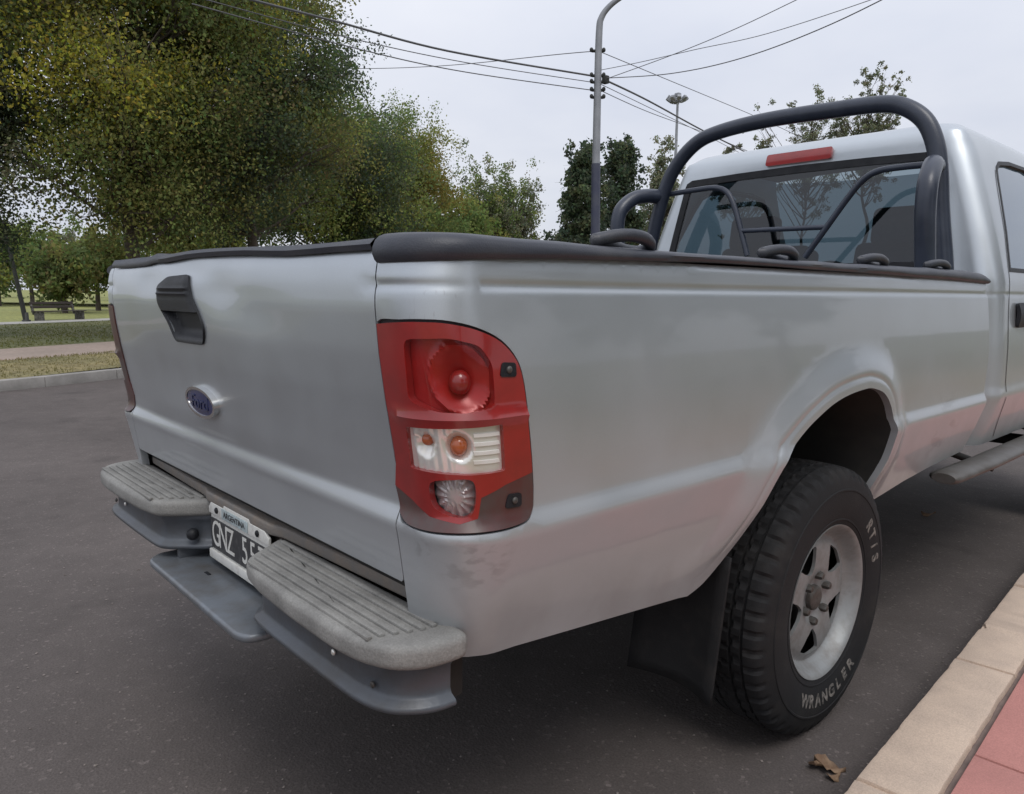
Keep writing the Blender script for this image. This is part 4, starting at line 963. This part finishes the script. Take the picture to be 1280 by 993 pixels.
# ---- wheels
RT = .3706
def wheel(y, sg, full=True):
    w = empty('wheel', (0, y, RT), truck); cx = .7435
    half = [(.085, .200), (.096, .2035), (.104, .214), (.1075, .2245), (.1095, .2255), (.1098, .229), (.1085, .230), (.1115, .240), (.1150, .262), (.1175, .288), (.1172, .306), (.1188, .3075), (.1185, .3115), (.1160, .313), (.1115, .333), (.1080, .343), (.1035, .3525), (.0985, .3595), (.0915, .3645), (.080, .3675), (.066, .3690), (.0655, .3610), (.0575, .3610), (.057, .3696), (.040, .3702), (.0335, .3703), (.033, .3615), (.0255, .3615), (.025, .3705), (.005, .3706)]
    prof = half + [(-a * .86, r) for a, r in half[::-1]]
    seg = 288; V, F = [], []; n = len(prof)
    for k in range(seg):
        th = 2 * math.pi * k / seg
        for a, r in prof:
            rr_ = r
            if r > .340:
                ph = (k + (a * 260 if abs(a) < .06 else (0 if a > 0 else 3))) % 6
                cut = ph >= 4.0
                if abs(a) > .0665 and r > .340: rr_ = r - (.008 if cut else 0) * min(1, (r - .338) / .014)
                elif r > .366 and abs(a) < .066: rr_ = r - (.006 if (ph >= 4.6) else 0)
            V.append(((cx + a) * sg, rr_ * math.cos(th), rr_ * math.sin(th)))
    for k in range(seg):
        k2 = (k + 1) % seg
        for i in range(n - 1): f = (k * n + i, k * n + i + 1, k2 * n + i + 1, k2 * n + i); F.append(f if sg < 0 else f[::-1])
    me_o = raw('tyre', V, F, 'rubber', w, sharp=22)
    rp = table([0, .03, .045, .06, .075, .10, .130, .150, .158, .165, .172, .178, .186, .193, .200, .206, .2125], [.058, .058, .058, .064, .071, .074, .073, .071, .069, .065, .062, .062, .072, .083, .095, .1035, .1065], .0018)
    def rim(y_, z_): return np.array([cx + rp(math.hypot(y_, z_)), y_, z_])
    circ = [(.2125 * math.cos(t), .2125 * math.sin(t)) for t in np.linspace(0, 2 * math.pi, 160, endpoint=False)]
    holes = []
    for k in range(5):
        c = rad(46 + 72 * k - 1.5)
        tri = [(.154, -.35), (.159, .0), (.154, .35), (.108, .24), (.082, 0), (.108, -.24)]
        holes.append(round_poly([(r * math.cos(c + t), r * math.sin(c + t)) for r, t in tri], .010, 4))
    pts_r = [.02, .035, .045, .055, .065, .075, .09, .105, .12, .135, .15, .156, .161, .166, .17, .174, .178, .182, .186, .19, .194, .198, .202, .206, .2095]
    # polar grid fed in as points: use unique coordinates pairs
    V, F = patch_polar(rim, circ, holes, pts_r, 72, .009, sg); raw('rim', V, F, 'wheel_silver', w, sharp=35)
    V, F = lathe([(-.02, .05), (-.02, .165), (-.06, .185), (-.10, .185)], 40, lambda a, r, th: ((cx + a) * sg, r * math.cos(th), r * math.sin(th))); raw('brake_drum', V, F, 'underbody', w, sharp=35)
    V, F = lathe([(.054, .036), (.066, .035), (.071, .033), (.074, .028), (.075, .022), (.0755, .001)], 24, lambda a, r, th: ((cx + a) * sg, r * math.cos(th), r * math.sin(th))); raw('hub_cap', V, F, 'rusty_steel', w, sharp=35)
    for k in range(6):
        t = rad(20 + 60 * k); V, F = lathe([(.056, .012), (.076, .0115), (.082, .009), (.0835, .001)], 6, lambda a, r, th: ((cx + a) * sg, .0635 * math.cos(t) + r * math.cos(th), .0635 * math.sin(t) + r * math.sin(th))); raw('lug_nut', V, F, 'rusty_steel', w, sharp=30)
    if full:
        ap = lambda r: float(np.interp(r, [q[1] for q in half[:16]], [q[0] for q in half[:16]]))
        def word(txt, phi0, step, size, r0, outward):
            for i, ch in enumerate(txt):
                ph = rad(phi0 + (i - (len(txt) - 1) / 2) * step * (1 if not outward else -1)); me = text_mesh(ch, size, .0005, bold=.0016)
                up = np.array([-math.cos(ph), -math.sin(ph)]) * (1 if not outward else -1); rt = np.array([up[1], -up[0]]); c0 = r0 * np.array([math.cos(ph), math.sin(ph)])
                for v in me.vertices:
                    q = c0 + rt * v.co.x * 1.0 + up * v.co.y; v.co = ((cx + ap(np.hypot(*q)) + .0006 + v.co.z) * sg, q[0], q[1])
                link('tyre_lettering', me, 'tyre_letter', w, smooth=False)
        word('WRANGLER', -87, 8.6, .046, .268, False); word('RT/S', 27, 8.6, .046, .270, True)
    return w
def patch_polar(fn, outer, holes, rs, n, lip, sg):
    outer = np.array(outer); pts = [p for p in outer]; edges = [(i, (i + 1) % len(outer)) for i in range(len(outer))]
    for q in holes:
        q = resample(q, .006); b = len(pts); pts += [p for p in q]; edges += [(b + i, b + (i + 1) % len(q)) for i in range(len(q))]
    G = np.array([(r * math.cos(2 * math.pi * (k + .5 * (i % 2)) / n), r * math.sin(2 * math.pi * (k + .5 * (i % 2)) / n)) for i, r in enumerate(rs) for k in range(n)]); ok = np.ones(len(G), bool)
    for q in holes: ok &= ~inpoly(G, q) & (edge_dist(G, q) > .003)
    pts += [p for p in G[ok]]
    r = delaunay_2d_cdt([Vector((float(p[0]), float(p[1]))) for p in pts], edges, [], 0, 1e-7)
    P2 = np.array([(v.x, v.y) for v in r[0]]); T = np.array([f for f in r[2]]); C = P2[T].mean(1); ok = np.hypot(*C.T) < .2130
    for q in holes: ok &= ~inpoly(C, q)
    T = T[ok]; V = [fn(*p) for p in P2]; F = [tuple(t) for t in T]; cnt = set()
    for t in F:
        for i in range(3): cnt.add((t[i], t[(i + 1) % 3]))
    nv = {}
    for e in [e for e in cnt if (e[1], e[0]) not in cnt]:
        for i in e:
            if i not in nv: nv[i] = len(V); V.append(V[i] - np.array([lip, 0, 0]))
        F.append((e[1], e[0], nv[e[0]], nv[e[1]]))
    V = np.array(V)
    if sg < 0: V = V * np.array([-1, 1, 1]); F = [f[::-1] for f in F]
    return V, F
wheel(1.32, 1, True)['label'] = 'rear wheel on the kerb side with worn white tyre lettering'
wheel(1.32, -1, False); wheel(4.47, 1, False); wheel(4.47, -1, False)

# ---- arch liners, mud flaps, underside, side steps
for sg in (1, -1):
    for dy in (0, 3.13):
        V, F = [], []
        for y, z in ARCH: V += [((bw(z) + flare(y, z) - .0195) * sg, y + dy, z), (.50 * sg, y + dy, z + .002)]
        for i in range(len(ARCH) - 1): F.append((2 * i, 2 * i + 1, 2 * i + 3, 2 * i + 2))
        b = len(V); V += [(.50 * sg, y + dy, z + .002) for y, z in ARCH]; F.append(tuple(range(b, len(V))))
        raw('arch_liner', V, F, 'underbody', truck)
    V, F = [], []
    for i, z in enumerate(np.linspace(.585, .225, 12)):
        t = i / 11
        for k, x in enumerate(np.linspace(0, 1, 8)):
            V.append(((.560 + x * (.245 - .02 * t)) * sg, .885 - .03 * t + .028 * math.sin(x * 3.0) * (.4 + t) - .03 * (1 - x) * t, z + .02 * (1 - x) * t - .01 * x * t))
    for i in range(11):
        for k in range(7): F.append((i * 8 + k, i * 8 + k + 1, (i + 1) * 8 + k + 1, (i + 1) * 8 + k))
    o = raw('mud_flap', V, F, 'rubber', truck); md = o.modifiers.new('thickness', 'SOLIDIFY'); md.thickness = .008; md.offset = 0
    V, F = tube_geo([(0, 2.13, 0), (0, 2.15, 0), (0, 2.5, 0), (0, 3.0, 0), (0, 3.6, 0), (0, 3.84, 0), (0, 3.86, 0)], [.020, .027, .028, .028, .028, .027, .020], 16)
    V = [((v[0] * 1.9 + .853 + .012 * sstep(2.1, 2.6, v[1])) * sg, v[1], v[2] * .85 + .583) for v in V]; raw('side_step', V, F, 'step_steel', truck, sharp=50)
    for y in (2.55, 3.5): tube('step_bracket', [(.89 * sg, y, .56), (.72 * sg, y, .60)], .014, 'underbody', truck, 8)
    box('frame_rail', (.43 * sg, 2.5, .50), (.07, 4.6, .12), 'underbody', truck, .008)
    V, F = tube_geo(catmull([(.55 * sg, .72, .50), (.55 * sg, 1.32, .42), (.55 * sg, 1.95, .50)], 6), .03, 6); raw('leaf_spring', V, F, 'underbody', truck)
ax = tube('rear_axle', [(-.72, 1.32, .37), (.72, 1.32, .37)], .045, 'underbody', truck, 12); ball('differential', (0, 1.32, .37), .14, 'underbody', ax)
tube('front_axle', [(-.72, 4.47, .37), (.72, 4.47, .37)], .035, 'underbody', truck, 10)
box('bed_floor', (0, 1.30, .83), (1.0, 2.36, .06), 'underbody', truck, .01)
for (y0, y1) in ((.13, .80), (1.70, 2.46)):
    for sg in (1, -1): box('bed_floor_wing', (.655 * sg, (y0 + y1) / 2, .70), (.28, y1 - y0, .05), 'underbody', truck, .01)
box('bed_front_wall', (0, 2.475, .93), (1.58, .03, .62), 'paint', truck, .006)
box('spare_tyre_carrier', (0, .62, .52), (.60, .60, .16), 'underbody', truck, .07)
box('fuel_tank', (.12, 2.15, .50), (.46, .8, .24), 'underbody', truck, .05)
box('rear_crossmember', (0, .30, .56), (1.3, .08, .12), 'underbody', truck, .01)

# ================================================================== TREES
def leaves_mesh(name, P, tone, size, r, upright=0.0):
    n = len(P); d = r.normal(size=(n, 3)); d[:, 2] *= .8; d /= np.linalg.norm(d, axis=1)[:, None]
    a = np.cross(d, r.normal(size=(n, 3))); a /= np.linalg.norm(a, axis=1)[:, None]; b = np.cross(d, a)
    s = size * r.uniform(.55, 1.35, n)[:, None]
    V = np.empty((n, 4, 3)); V[:, 0] = P - a * s; V[:, 1] = P - b * s * .62; V[:, 2] = P + a * s; V[:, 3] = P + b * s * .62 
    me = bpy.data.meshes.new(name); me.vertices.add(n * 4); me.vertices.foreach_set('co', V.ravel())
    me.loops.add(n * 4); me.loops.foreach_set('vertex_index', np.arange(n * 4)); me.polygons.add(n)
    me.polygons.foreach_set('loop_start', np.arange(n) * 4); me.polygons.foreach_set('loop_total', np.full(n, 4))
    at = me.attributes.new('tone', 'FLOAT_COLOR', 'POINT'); c = np.ones((n, 4, 4)); c[:, :, :3] = tone[:, None, :]
    at.data.foreach_set('color', c.ravel()); me.update(); return me
def tree(name, label, base, height, crown_r, crown_lo, pal, n_leaf=26000, size=.12, seed=0, cat='tree', group=None,
         n_clump=70, shape='round', trunk_r=.2, clump_r=None, squash=1.0, lean=(0, 0), yellow=None):
    r = np.random.default_rng(seed); x, y, z0 = base
    root = empty(name, (x, y, z0)); tag(root, label, cat, group)
    top = np.array([lean[0], lean[1], height]); lo = crown_lo; mid = (height + lo) / 2; hz = (height - lo) / 2
    V, F = [], []
    nt = 7; spine = [np.array([0, 0, -.3])] + [top * (i / nt) * np.array([1, 1, .93]) + np.append(r.normal(0, .012 * height, 2), 0) * (i > 1) for i in range(1, nt + 1)]
    spine = catmull(spine, 3); m = len(spine)
    tube_geo(spine, [trunk_r * (1.25 if i == 0 else 1.0) * (1 - .93 * (i / (m - 1)) ** .8) for i in range(m)], 9, V, F)
    cents = []; k = 0
    while len(cents) < n_clump and k < 20000:
        k += 1; q = r.uniform(-1, 1, 3); rr = np.linalg.norm(q)
        if shape == 'round':
            if rr > 1 or rr < .28: continue
            f = 1.0
        elif shape == 'poplar':
            if abs(q[0]) + abs(q[1]) > 1.3: continue
            f = max(.12, min(1, (1 - q[2]) * .62)) * (.55 + .45 * min(1, (q[2] + 1) * 1.6)); 
        elif shape == 'shoots':              # upright whips of different height
            if len(cents) % 6 == 0 or k == 1: sx, sy, stp = r.uniform(-1, 1), r.uniform(-1, 1), r.uniform(.55, 1.0)
            if len(cents) == 0: sx, sy, stp = .2, 0, 1.0
            q = np.array([sx + r.normal(0, .03), sy + r.normal(0, .03), -1 + 2 * stp * (1 - .5 * ((len(cents) % 6) / 6.0) ** 1.2)]); f = .72 + .28 * (q[2] + 1) / 2
        else:                                # cone-ish, irregular
            f = max(.15, min(1, (1.05 - q[2]) * .62))
            if math.hypot(q[0], q[1]) > 1: continue
        c = np.array([q[0] * crown_r * f, q[1] * crown_r * f, mid + q[2] * hz]); c[:2] += top[:2] * (c[2] / height)
        cents.append(c)
    cr = clump_r or crown_r * .30; per = n_leaf // len(cents); LP, LT = [], []
    pal = np.array(pal)
    for c in cents:
        h0 = max(lo * .55, min(c[2] - np.hypot(*(c[:2] - top[:2] * c[2] / height)) * (1.5 if shape != 'round' else .75), height * .9))
        i = int(np.clip(np.searchsorted([p[2] for p in spine], h0), 1, m - 1)); s = spine[i]
        b1 = s + (c - s) * .5 + np.array([0, 0, -.04 * height * r.uniform(-.4, 1)]) + r.normal(0, .03 * crown_r, 3)
        br = catmull([s, b1, c + (c - s) * .12], 3); w = trunk_r * .34 * (1 - .6 * h0 / height)
        tube_geo(br, [w * (1 - .85 * j / (len(br) - 1)) for j in range(len(br))], 5, V, F, cap=False)
        for q in range(3):                    # twigs
            e = c + r.normal(0, cr * .6, 3); tube_geo([b1 + (c - b1) * .5, (c + e) / 2, e], [w * .3, w * .2, w * .08], 4, V, F, cap=False)
        n = int(per * r.uniform(.6, 1.4)); sub = max(3, n // 45); sc = c + r.normal(0, cr * .62, (sub, 3)) * np.array([1, 1, .8 if shape == 'round' else 1.25 if shape != 'shoots' else 2.6])
        p = sc[r.integers(0, sub, n)] + r.normal(0, cr * .22, (n, 3)); LP.append(p)
        base_t = pal[r.integers(0, len(pal))]
        if yellow is not None and r.random() < yellow[0] and (c[2] > height * .45): base_t = np.array(yellow[1])
        t = base_t * r.uniform(.75, 1.25, (n, 1)) * (1 + r.normal(0, .08, (n, 3))); LT.append(np.clip(t, .005, .6))
    raw('trunk', V, F, 'bark', root)
    me = leaves_mesh('crown', np.concatenate(LP), np.concatenate(LT), size, r); link('crown', me, 'leaves', root, smooth=False)
    return root
OLIVE = [(0.149, 0.183, 0.066), (0.187, 0.212, 0.073), (0.127, 0.168, 0.066), (0.209, 0.212, 0.073), (0.179, 0.168, 0.073)]
DARK = [(0.096, 0.128, 0.081), (0.117, 0.148, 0.087), (0.085, 0.11, 0.078), (0.137, 0.161, 0.087)]
LIME = [(0.182, 0.235, 0.076), (0.225, 0.262, 0.083), (0.155, 0.206, 0.076), (0.267, 0.276, 0.085)]
GREYG = [(0.207, 0.227, 0.14), (0.255, 0.265, 0.164), (0.175, 0.187, 0.125)]
YEL = (.36, .34, .06)
def gz(p): return ZP if p[0] < -8 else 0.0
def plant(name, label, u, D, v_top, v_lo, width_px, pal, **kw):
    """a tree standing at bearing u (photo column), D metres away; v_top, v_lo = rows its crown top and bottom reach"""
    p = at_dist(u, 370, D); zt = at_dist(u, v_top, D)[2]; zl = at_dist(u, v_lo, D)[2]
    depth = float((p - CAM) @ CF); cr = width_px / 2 / FPX * depth
    z0 = kw.pop('z0', .12)
    return tree(name, label, (p[0], p[1], z0), zt - z0, cr, max(.6, zl - z0), pal, **kw)
GL = 'park trees left of the road'
plant('plane_tree', 'large yellowing tree with a pale trunk behind the tailgate handle', 170, 19, -190, 296, 300, OLIVE, n_leaf=125000, size=.041, seed=3, n_clump=120, trunk_r=.20, group=GL, yellow=(.34, YEL), clump_r=.95)
plant('plane_tree', 'tall green tree whose branch tip reaches towards the overhead cables', 318, 21, -60, 290, 230, OLIVE + DARK, n_leaf=105000, size=.041, seed=11, n_clump=95, trunk_r=.19, group=GL, clump_r=.85, yellow=(.06, YEL))
plant('plane_tree', 'dark grey-green tree at the left edge of the view', -50, 20, -150, 300, 210, DARK + GREYG, n_leaf=80000, size=.041, seed=21, n_clump=75, trunk_r=.17, group=GL, clump_r=.8)
plant('plane_tree', 'bushy green tree directly behind the tailgate corner', 415, 29, 125, 330, 190, LIME + DARK, n_leaf=90000, size=.052, seed=31, n_clump=90, trunk_r=.16, group=GL, clump_r=.9)
plant('plane_tree', 'bushy tree with a sparse yellow top beside the open sky', 500, 36, 138, 330, 135, LIME, n_leaf=76000, size=.053, seed=41, n_clump=80, trunk_r=.16, group=GL, clump_r=.85, yellow=(.22, (.24, .20, .06)))
plant('slender_tree', 'grey-green feathery tree far down the road on the left', 622, 62, 243, 345, 84, GREYG + LIME, n_leaf=36000, size=.10, seed=51, n_clump=96, trunk_r=.2, shape='shoots', group=GL, clump_r=1.0)
plant('slender_tree', 'small round tree filling the gap left of the feathery one', 568, 50, 240, 345, 80, LIME, n_leaf=16000, size=.13, seed=52, n_clump=45, trunk_r=.18, group=GL, clump_r=.9)
plant('slender_tree', 'broad low tree in the park between the two big trunks', 250, 40, 190, 330, 150, LIME + OLIVE, n_leaf=22000, size=.12, seed=53, n_clump=60, trunk_r=.18, group=GL, clump_r=1.0)
plant('conifer', 'broad dark evergreen just left of the street lamp pole', 728, 42, 200, 345, 78, DARK, n_leaf=26000, size=.10, seed=61, n_clump=90, trunk_r=.2, shape='cone', z0=0, clump_r=.6)
plant('conifer', 'taller dark evergreen with pointed tips right of the street lamp pole', 772, 46, 182, 345, 66, DARK, n_leaf=24000, size=.10, seed=62, n_clump=80, trunk_r=.2, shape='poplar', z0=0, clump_r=.6)
plant('poplar_tree', 'thin grey-green poplar between evergreen and cab', 818, 60, 198, 350, 60, GREYG, n_leaf=16000, size=.10, seed=63, n_clump=72, trunk_r=.16, shape='shoots', z0=0, clump_r=.7)
plant('poplar_tree', 'sparse tree with upright shoots rising highest above the cab roof', 1072, 34, 100, 300, 78, GREYG, n_leaf=15000, size=.045, seed=64, n_clump=126, trunk_r=.12, shape='shoots', z0=0, clump_r=.24)
plant('poplar_tree', 'lower sparse tree behind the roll bar and brake light', 1000, 38, 138, 300, 84, GREYG, n_leaf=13000, size=.050, seed=65, n_clump=120, trunk_r=.11, shape='shoots', z0=0, clump_r=.32)
plant('poplar_tree', 'faint low tree behind the left curve of the roll bar', 915, 46, 190, 300, 90, GREYG, n_leaf=7000, size=.075, seed=66, n_clump=72, trunk_r=.13, shape='shoots', z0=0, clump_r=.36)
# park trees beyond the lawn, seen under the big crowns
FARP = 'small trees beyond the park lawn'
for i, (u, D, vt, vl, w, pal, lab) in enumerate([
        (80, 38, 326, 358, 24, OLIVE, 'smallest bushy tree, right behind the park bench'),
        (122, 42, 298, 350, 56, OLIVE, 'small park tree with a thin trunk beside the tailgate edge'),
        (40, 60, 276, 352, 66, LIME, 'green park tree between the leaning post and the bench'),
        (-2, 52, 285, 352, 50, LIME, 'park tree at the left edge, beside the leaning post'),
        (95, 95, 280, 360, 110, LIME + GREYG, 'pale distant park tree above the bench'),
        (-30, 95, 300, 360, 90, DARK, 'dark distant park tree cut by the left edge'),
        (165, 75, 295, 358, 90, OLIVE, 'distant park tree hidden behind the tailgate')]):
    plant('park_tree', lab, u, D, vt, vl, w, pal, n_leaf=7000, size=.055 + D * .0010, seed=80 + i, n_clump=40, trunk_r=.10 + D * .001, group=FARP, z0=.15, clump_r=.55 + D * .006)
# trees across the pavement, behind the camera: the cab window mirrors them
for i, (x, y, h) in enumerate([(9, 6, 6), (10, 12.5, 7), (11, 20, 7.5), (9.5, -1.5, 6)]):
    tree('street_tree', ['leafy tree across the pavement mirrored in the cab side window', 'second leafy tree along the pavement, ahead of the cab', 'farthest leafy tree along the pavement side', 'leafy tree behind the photographer on the pavement side'][i], (x, y, .12), h, 2.4, 2.0, OLIVE + DARK, n_leaf=9000, size=.16, seed=120 + i, n_clump=45, group='trees on the pavement side', clump_r=.8)

# ================================================================== STREET AND PARK FURNITURE
# curved street lamp pole
PD = 15.5
b = at_dist(743.5, 370, PD); px_, py_ = b[0], b[1]
pole = empty('street_lamp', (px_, py_, 0)); tag(pole, 'tall street lamp pole with a curved arm, carrying the overhead cables', 'street lamp')
def rel(p): return (p[0] - px_, p[1] - py_, p[2])
arm = [at_dist(749, 40, PD), at_dist(752, 22, PD), at_dist(762, 8, PD), at_dist(778, -4, PD), at_dist(798, -14, PD), at_dist(825, -22, PD)]
shaft = [(0, 0, 0), (0, 0, 3.2)]
tube('lower_shaft', [(0, 0, -.05), (0, 0, 1.2), rel(at_dist(745.0, 205, PD))], [.10, .095, .088], 'pole_navy', pole, 16)
tube('upper_shaft', catmull([rel(at_dist(745.0, 206, PD)), rel(at_dist(747, 110, PD))] + [rel(p) for p in arm], 6), [.078 - .0010 * i for i in range(43)], 'steel_grey', pole, 14)
hd = rel(at_dist(838, -24, PD)); box('lamp_head', hd, (.26, .55, .14), 'steel_grey', pole, .04, Matrix.Rotation(rad(40), 3, 'Z'))
for v in (64, 95, 103, 113, 122):
    p = rel(at_dist(747, v, PD)); V, F = tube_geo([(p[0] - .11 * CR[0], p[1] - .11 * CR[1], p[2]), (p[0] + .11 * CR[0], p[1] + .11 * CR[1], p[2])], .03, 8)
    raw('cable_clamp', V, F, 'pole_dark', pole)
    for s_ in (-1, 1): ball('insulator', (p[0] + s_ * .12 * CR[0], p[1] + s_ * .12 * CR[1], p[2] + .02), .038, 'pole_dark', pole, (1, 1, 1.2), 1, 10)
box('junction_box', rel(at_dist(757, 100, PD)), (.12, .10, .15), 'pole_dark', pole, .02)
# overhead cables (each its own thing)
def cable(label, pts, r):
    P = [at_dist(u, v, D) for u, v, D in pts]; o = tube('overhead_cable', catmull(P, 8), r * .68, 'cable', None, 6); tag(o, label, 'cable', 'overhead cables at the lamp pole'); return o
cable('thickest overhead cable coming from the upper left to the pole', [(240, -25, 11), (300, -4, 11.3), (420, 27, 12.4), (560, 64, 13.8), (740, 95, PD)], .026)
cable('middle thin cable on the left of the pole', [(240, -5, 11), (430, 46, 12.3), (580, 78, 13.8), (740, 103, PD)], .011)
cable('lowest thin cable on the left of the pole', [(240, 5, 11), (450, 62, 12.3), (580, 90, 13.8), (740, 113, PD)], .013)
cable('faint high cable running left from the pole, above the others', [(330, 84, 24), (450, 86, 21.5), (560, 82, 19.5), (700, 68, 16.5), (748, 64, PD)], .012)
cable('thick twisted cable running down to the right behind the roll bar', [(756, 100, PD), (810, 126, 18), (876, 162, 22), (935, 192, 26), (990, 222, 31)], .028)
cable('thin cable just below the thick one on the right', [(752, 106, PD), (810, 134, 18), (870, 163, 21), (930, 194, 25)], .010)
cable('lowest thin cable on the right of the pole', [(752, 114, PD), (810, 140, 18), (880, 166, 22), (950, 196, 26)], .011)
cable('long thin cable crossing down to the right past the floodlight mast', [(748, 64, PD), (830, 98, 18), (945, 146, 23), (1010, 176, 27)], .011)
cable('cable sagging from the pole towards the upper right corner', [(756, 98, PD), (840, 92, 14.5), (930, 72, 13.5), (1040, 30, 12.5), (1180, -40, 11.5)], .012)
cable('cable rising steeply to the top of the picture right of the pole', [(752, 101, PD), (840, 69, 15.1), (920, 36, 14.6), (1000, -2, 14.1), (1060, -30, 13.8)], .010)
cable('faint upper cable right of the pole, nearly level then rising', [(750, 88, PD), (800, 78, 15.3), (870, 62, 15), (960, 42, 14.6), (1100, -4, 14), (1160, -30, 13.6)], .009)
# floodlight mast
FD = 68.0; fb = at_dist(838, 370, FD); mast = empty('floodlight_mast', (fb[0], fb[1], 0)); tag(mast, 'tall thin floodlight mast with a ring of lamps behind the cab', 'floodlight mast')
ft = at_dist(838, 126, FD)[2]
tube('mast', [(0, 0, 0), (0, 0, ft * .5), (0, 0, ft)], [.22, .16, .10], 'steel_grey', mast, 10)
V, F = lathe([(math.cos(t) * .05, 0.58 + math.sin(t) * .05) for t in np.linspace(0, 6.28, 6, endpoint=False)], 20, lambda a, r, th: (r * math.cos(th), r * math.sin(th), ft + a), True); raw('lamp_ring', V, F, 'steel_grey', mast)
for k in range(8):
    t = k * math.pi / 4; box('floodlight', (.68 * math.cos(t), .68 * math.sin(t), ft + .10), (.40, .34, .28), 'steel_grey', mast, .06, Matrix.Rotation(t, 3, 'Z') @ Matrix.Rotation(rad(-35), 3, 'Y'))
    V, F = tube_geo([(0, 0, ft - .2), (.66 * math.cos(t), .66 * math.sin(t), ft)], .04, 6); raw('arm', V, F, 'steel_grey', mast)
box('floodlight', (0, 0, ft + .42), (.46, .46, .34), 'steel_grey', mast, .1)
# leaning post by the bench
pb = on_z(33, 402, ZP + .02); pt = at_dist(3, 275, float(np.hypot(*(pb - CAM)[:2])))
lp = empty('leaning_post', tuple(pb)); tag(lp, 'thin dark leaning post beside the park bench', 'post')
d_ = pt - pb; tube('post', [(0, 0, -.1), tuple(d_ * .5), tuple(d_)], [.075, .06, .05], 'pole_dark', lp, 10)
V, F = lathe([(0, .13), (.06, .13), (.08, .08), (.3, .075), (.32, .001)], 12, lambda a, r, th: (r * math.cos(th), r * math.sin(th), a - .02)); raw('base_collar', V, F, 'pole_dark', lp)
# park bench
A_, B_ = on_z(46, 401.5, ZP + .01), on_z(103, 399.5, ZP + .01); c_ = (A_ + B_) / 2; ang = math.atan2(B_[1] - A_[1], B_[0] - A_[0]); Lb = float(np.hypot(*(B_ - A_)[:2]))
bench = empty('park_bench', tuple(c_)); bench.rotation_euler = (0, 0, ang); bench.scale = (1, 1, .66); tag(bench, 'low park bench with dark slats on concrete feet, on the lawn', 'bench')
for k in range(3): box('seat_slat', (0, -.16 + k * .16, .47), (Lb, .13, .045), 'bench_wood', bench, .008)
for k in range(2): box('back_slat', (0, .30 + k * .04, .68 + k * .19), (Lb * .94, .035, .14), 'bench_wood', bench, .008, Matrix.Rotation(rad(-12), 3, 'X'))
for s_ in (-1, 1):
    box('leg', (s_ * Lb * .44, .0, .22), (.08, .38, .44), 'bench_concrete', bench, .02)
    box('back_post', (s_ * Lb * .44, .30, .62), (.07, .06, .66), 'bench_concrete', bench, .012, Matrix.Rotation(rad(-12), 3, 'X'))
# dry leaves lying on the asphalt
def dry_leaf(label, u, v, size, rot, curl, seed):
    r = random.Random(seed); p = on_z(u, v, 0.0); V, F = [], []; n = 9
    for i in range(n):
        t = i / (n - 1); w = math.sin(math.pi * min(1, t * 1.04) ** .8) * .36 * (1 + .3 * math.sin(t * 19 + seed))
        for k in (-1, 0, 1): V.append(((t - .5) * size, k * w * size, .006 + curl * size * (abs(k) * .5 * math.sin(3 * t + seed) + .35 * (t - .5) ** 2 * 4) + .3 * size * curl))
    for i in range(n - 1):
        for k in range(2): F.append((i * 3 + k, i * 3 + 3 + k, i * 3 + 4 + k, i * 3 + 1 + k))
    zmin = min(q[2] for q in V); V = [(a, b_, c - zmin + .001) for a, b_, c in V]
    o = raw('dry_leaf', V, F, 'dry_leaf'); o.location = (p[0], p[1], 0); o.rotation_euler = (0, 0, rot); md = o.modifiers.new('thickness', 'SOLIDIFY'); md.thickness = .0012
    tag(o, label, 'leaf', 'dry leaves on the asphalt')
dry_leaf('largest curled brown leaf near the kerb, in front of the tyre', 1037, 962, .075, .5, .5, 1)
dry_leaf('pale curled leaf left of the largest one by the kerb', 1020, 960, .05, 2.0, .6, 2)
dry_leaf('small brown leaf at the tip of the curled pair by the kerb', 1042, 974, .04, 1.1, .5, 3)
dry_leaf('brown leaf on the asphalt beyond the rear wheel', 1160, 645, .07, .2, .4, 4)
# grit
r = np.random.default_rng(9); V, F = [], []
for i in range(420):
    u, v = r.uniform(0, 1280), r.uniform(560, 1060); p = on_z(u, v, 0.0)
    if not (-7 < p[0] < .95): continue
    s_ = r.uniform(.0015, .0045); b0 = len(V); q = r.normal(0, .25, (6, 3)) * s_
    for k, d in enumerate([(1, 0, 0), (0, 1, 0), (-1, 0, 0), (0, -1, 0), (0, 0, .8), (0, 0, -.4)]): V.append((p[0] + d[0] * s_ + q[k, 0], p[1] + d[1] * s_ + q[k, 1], .001 + d[2] * s_ + .4 * s_))
    for k in range(4): F += [(b0 + k, b0 + (k + 1) % 4, b0 + 4), (b0 + (k + 1) % 4, b0 + k, b0 + 5)]
for i in range(500):                         # crumbs swept against the kerb foot
    s0 = r.uniform(s_of(NEAR, .3), s_of(NEAR, 4.5)); q2, t2 = poly_at(NEAR, s0); dd = abs(r.normal(0, .035)) + .004
    p = np.array([q2[0] - t2[1] * dd, q2[1] + t2[0] * dd, 0]); s_ = r.uniform(.0012, .004); b0 = len(V); q = r.normal(0, .25, (6, 3)) * s_
    for k, d in enumerate([(1, 0, 0), (0, 1, 0), (-1, 0, 0), (0, -1, 0), (0, 0, .8), (0, 0, -.4)]): V.append((p[0] + d[0] * s_ + q[k, 0], p[1] + d[1] * s_ + q[k, 1], .001 + d[2] * s_ + .4 * s_))
    for k in range(4): F += [(b0 + k, b0 + (k + 1) % 4, b0 + 4), (b0 + (k + 1) % 4, b0 + k, b0 + 5)]
tag(raw('road_grit', V, F, 'pebble', smooth=False), 'loose grit and crumbs scattered on the asphalt', 'grit', kind='stuff')
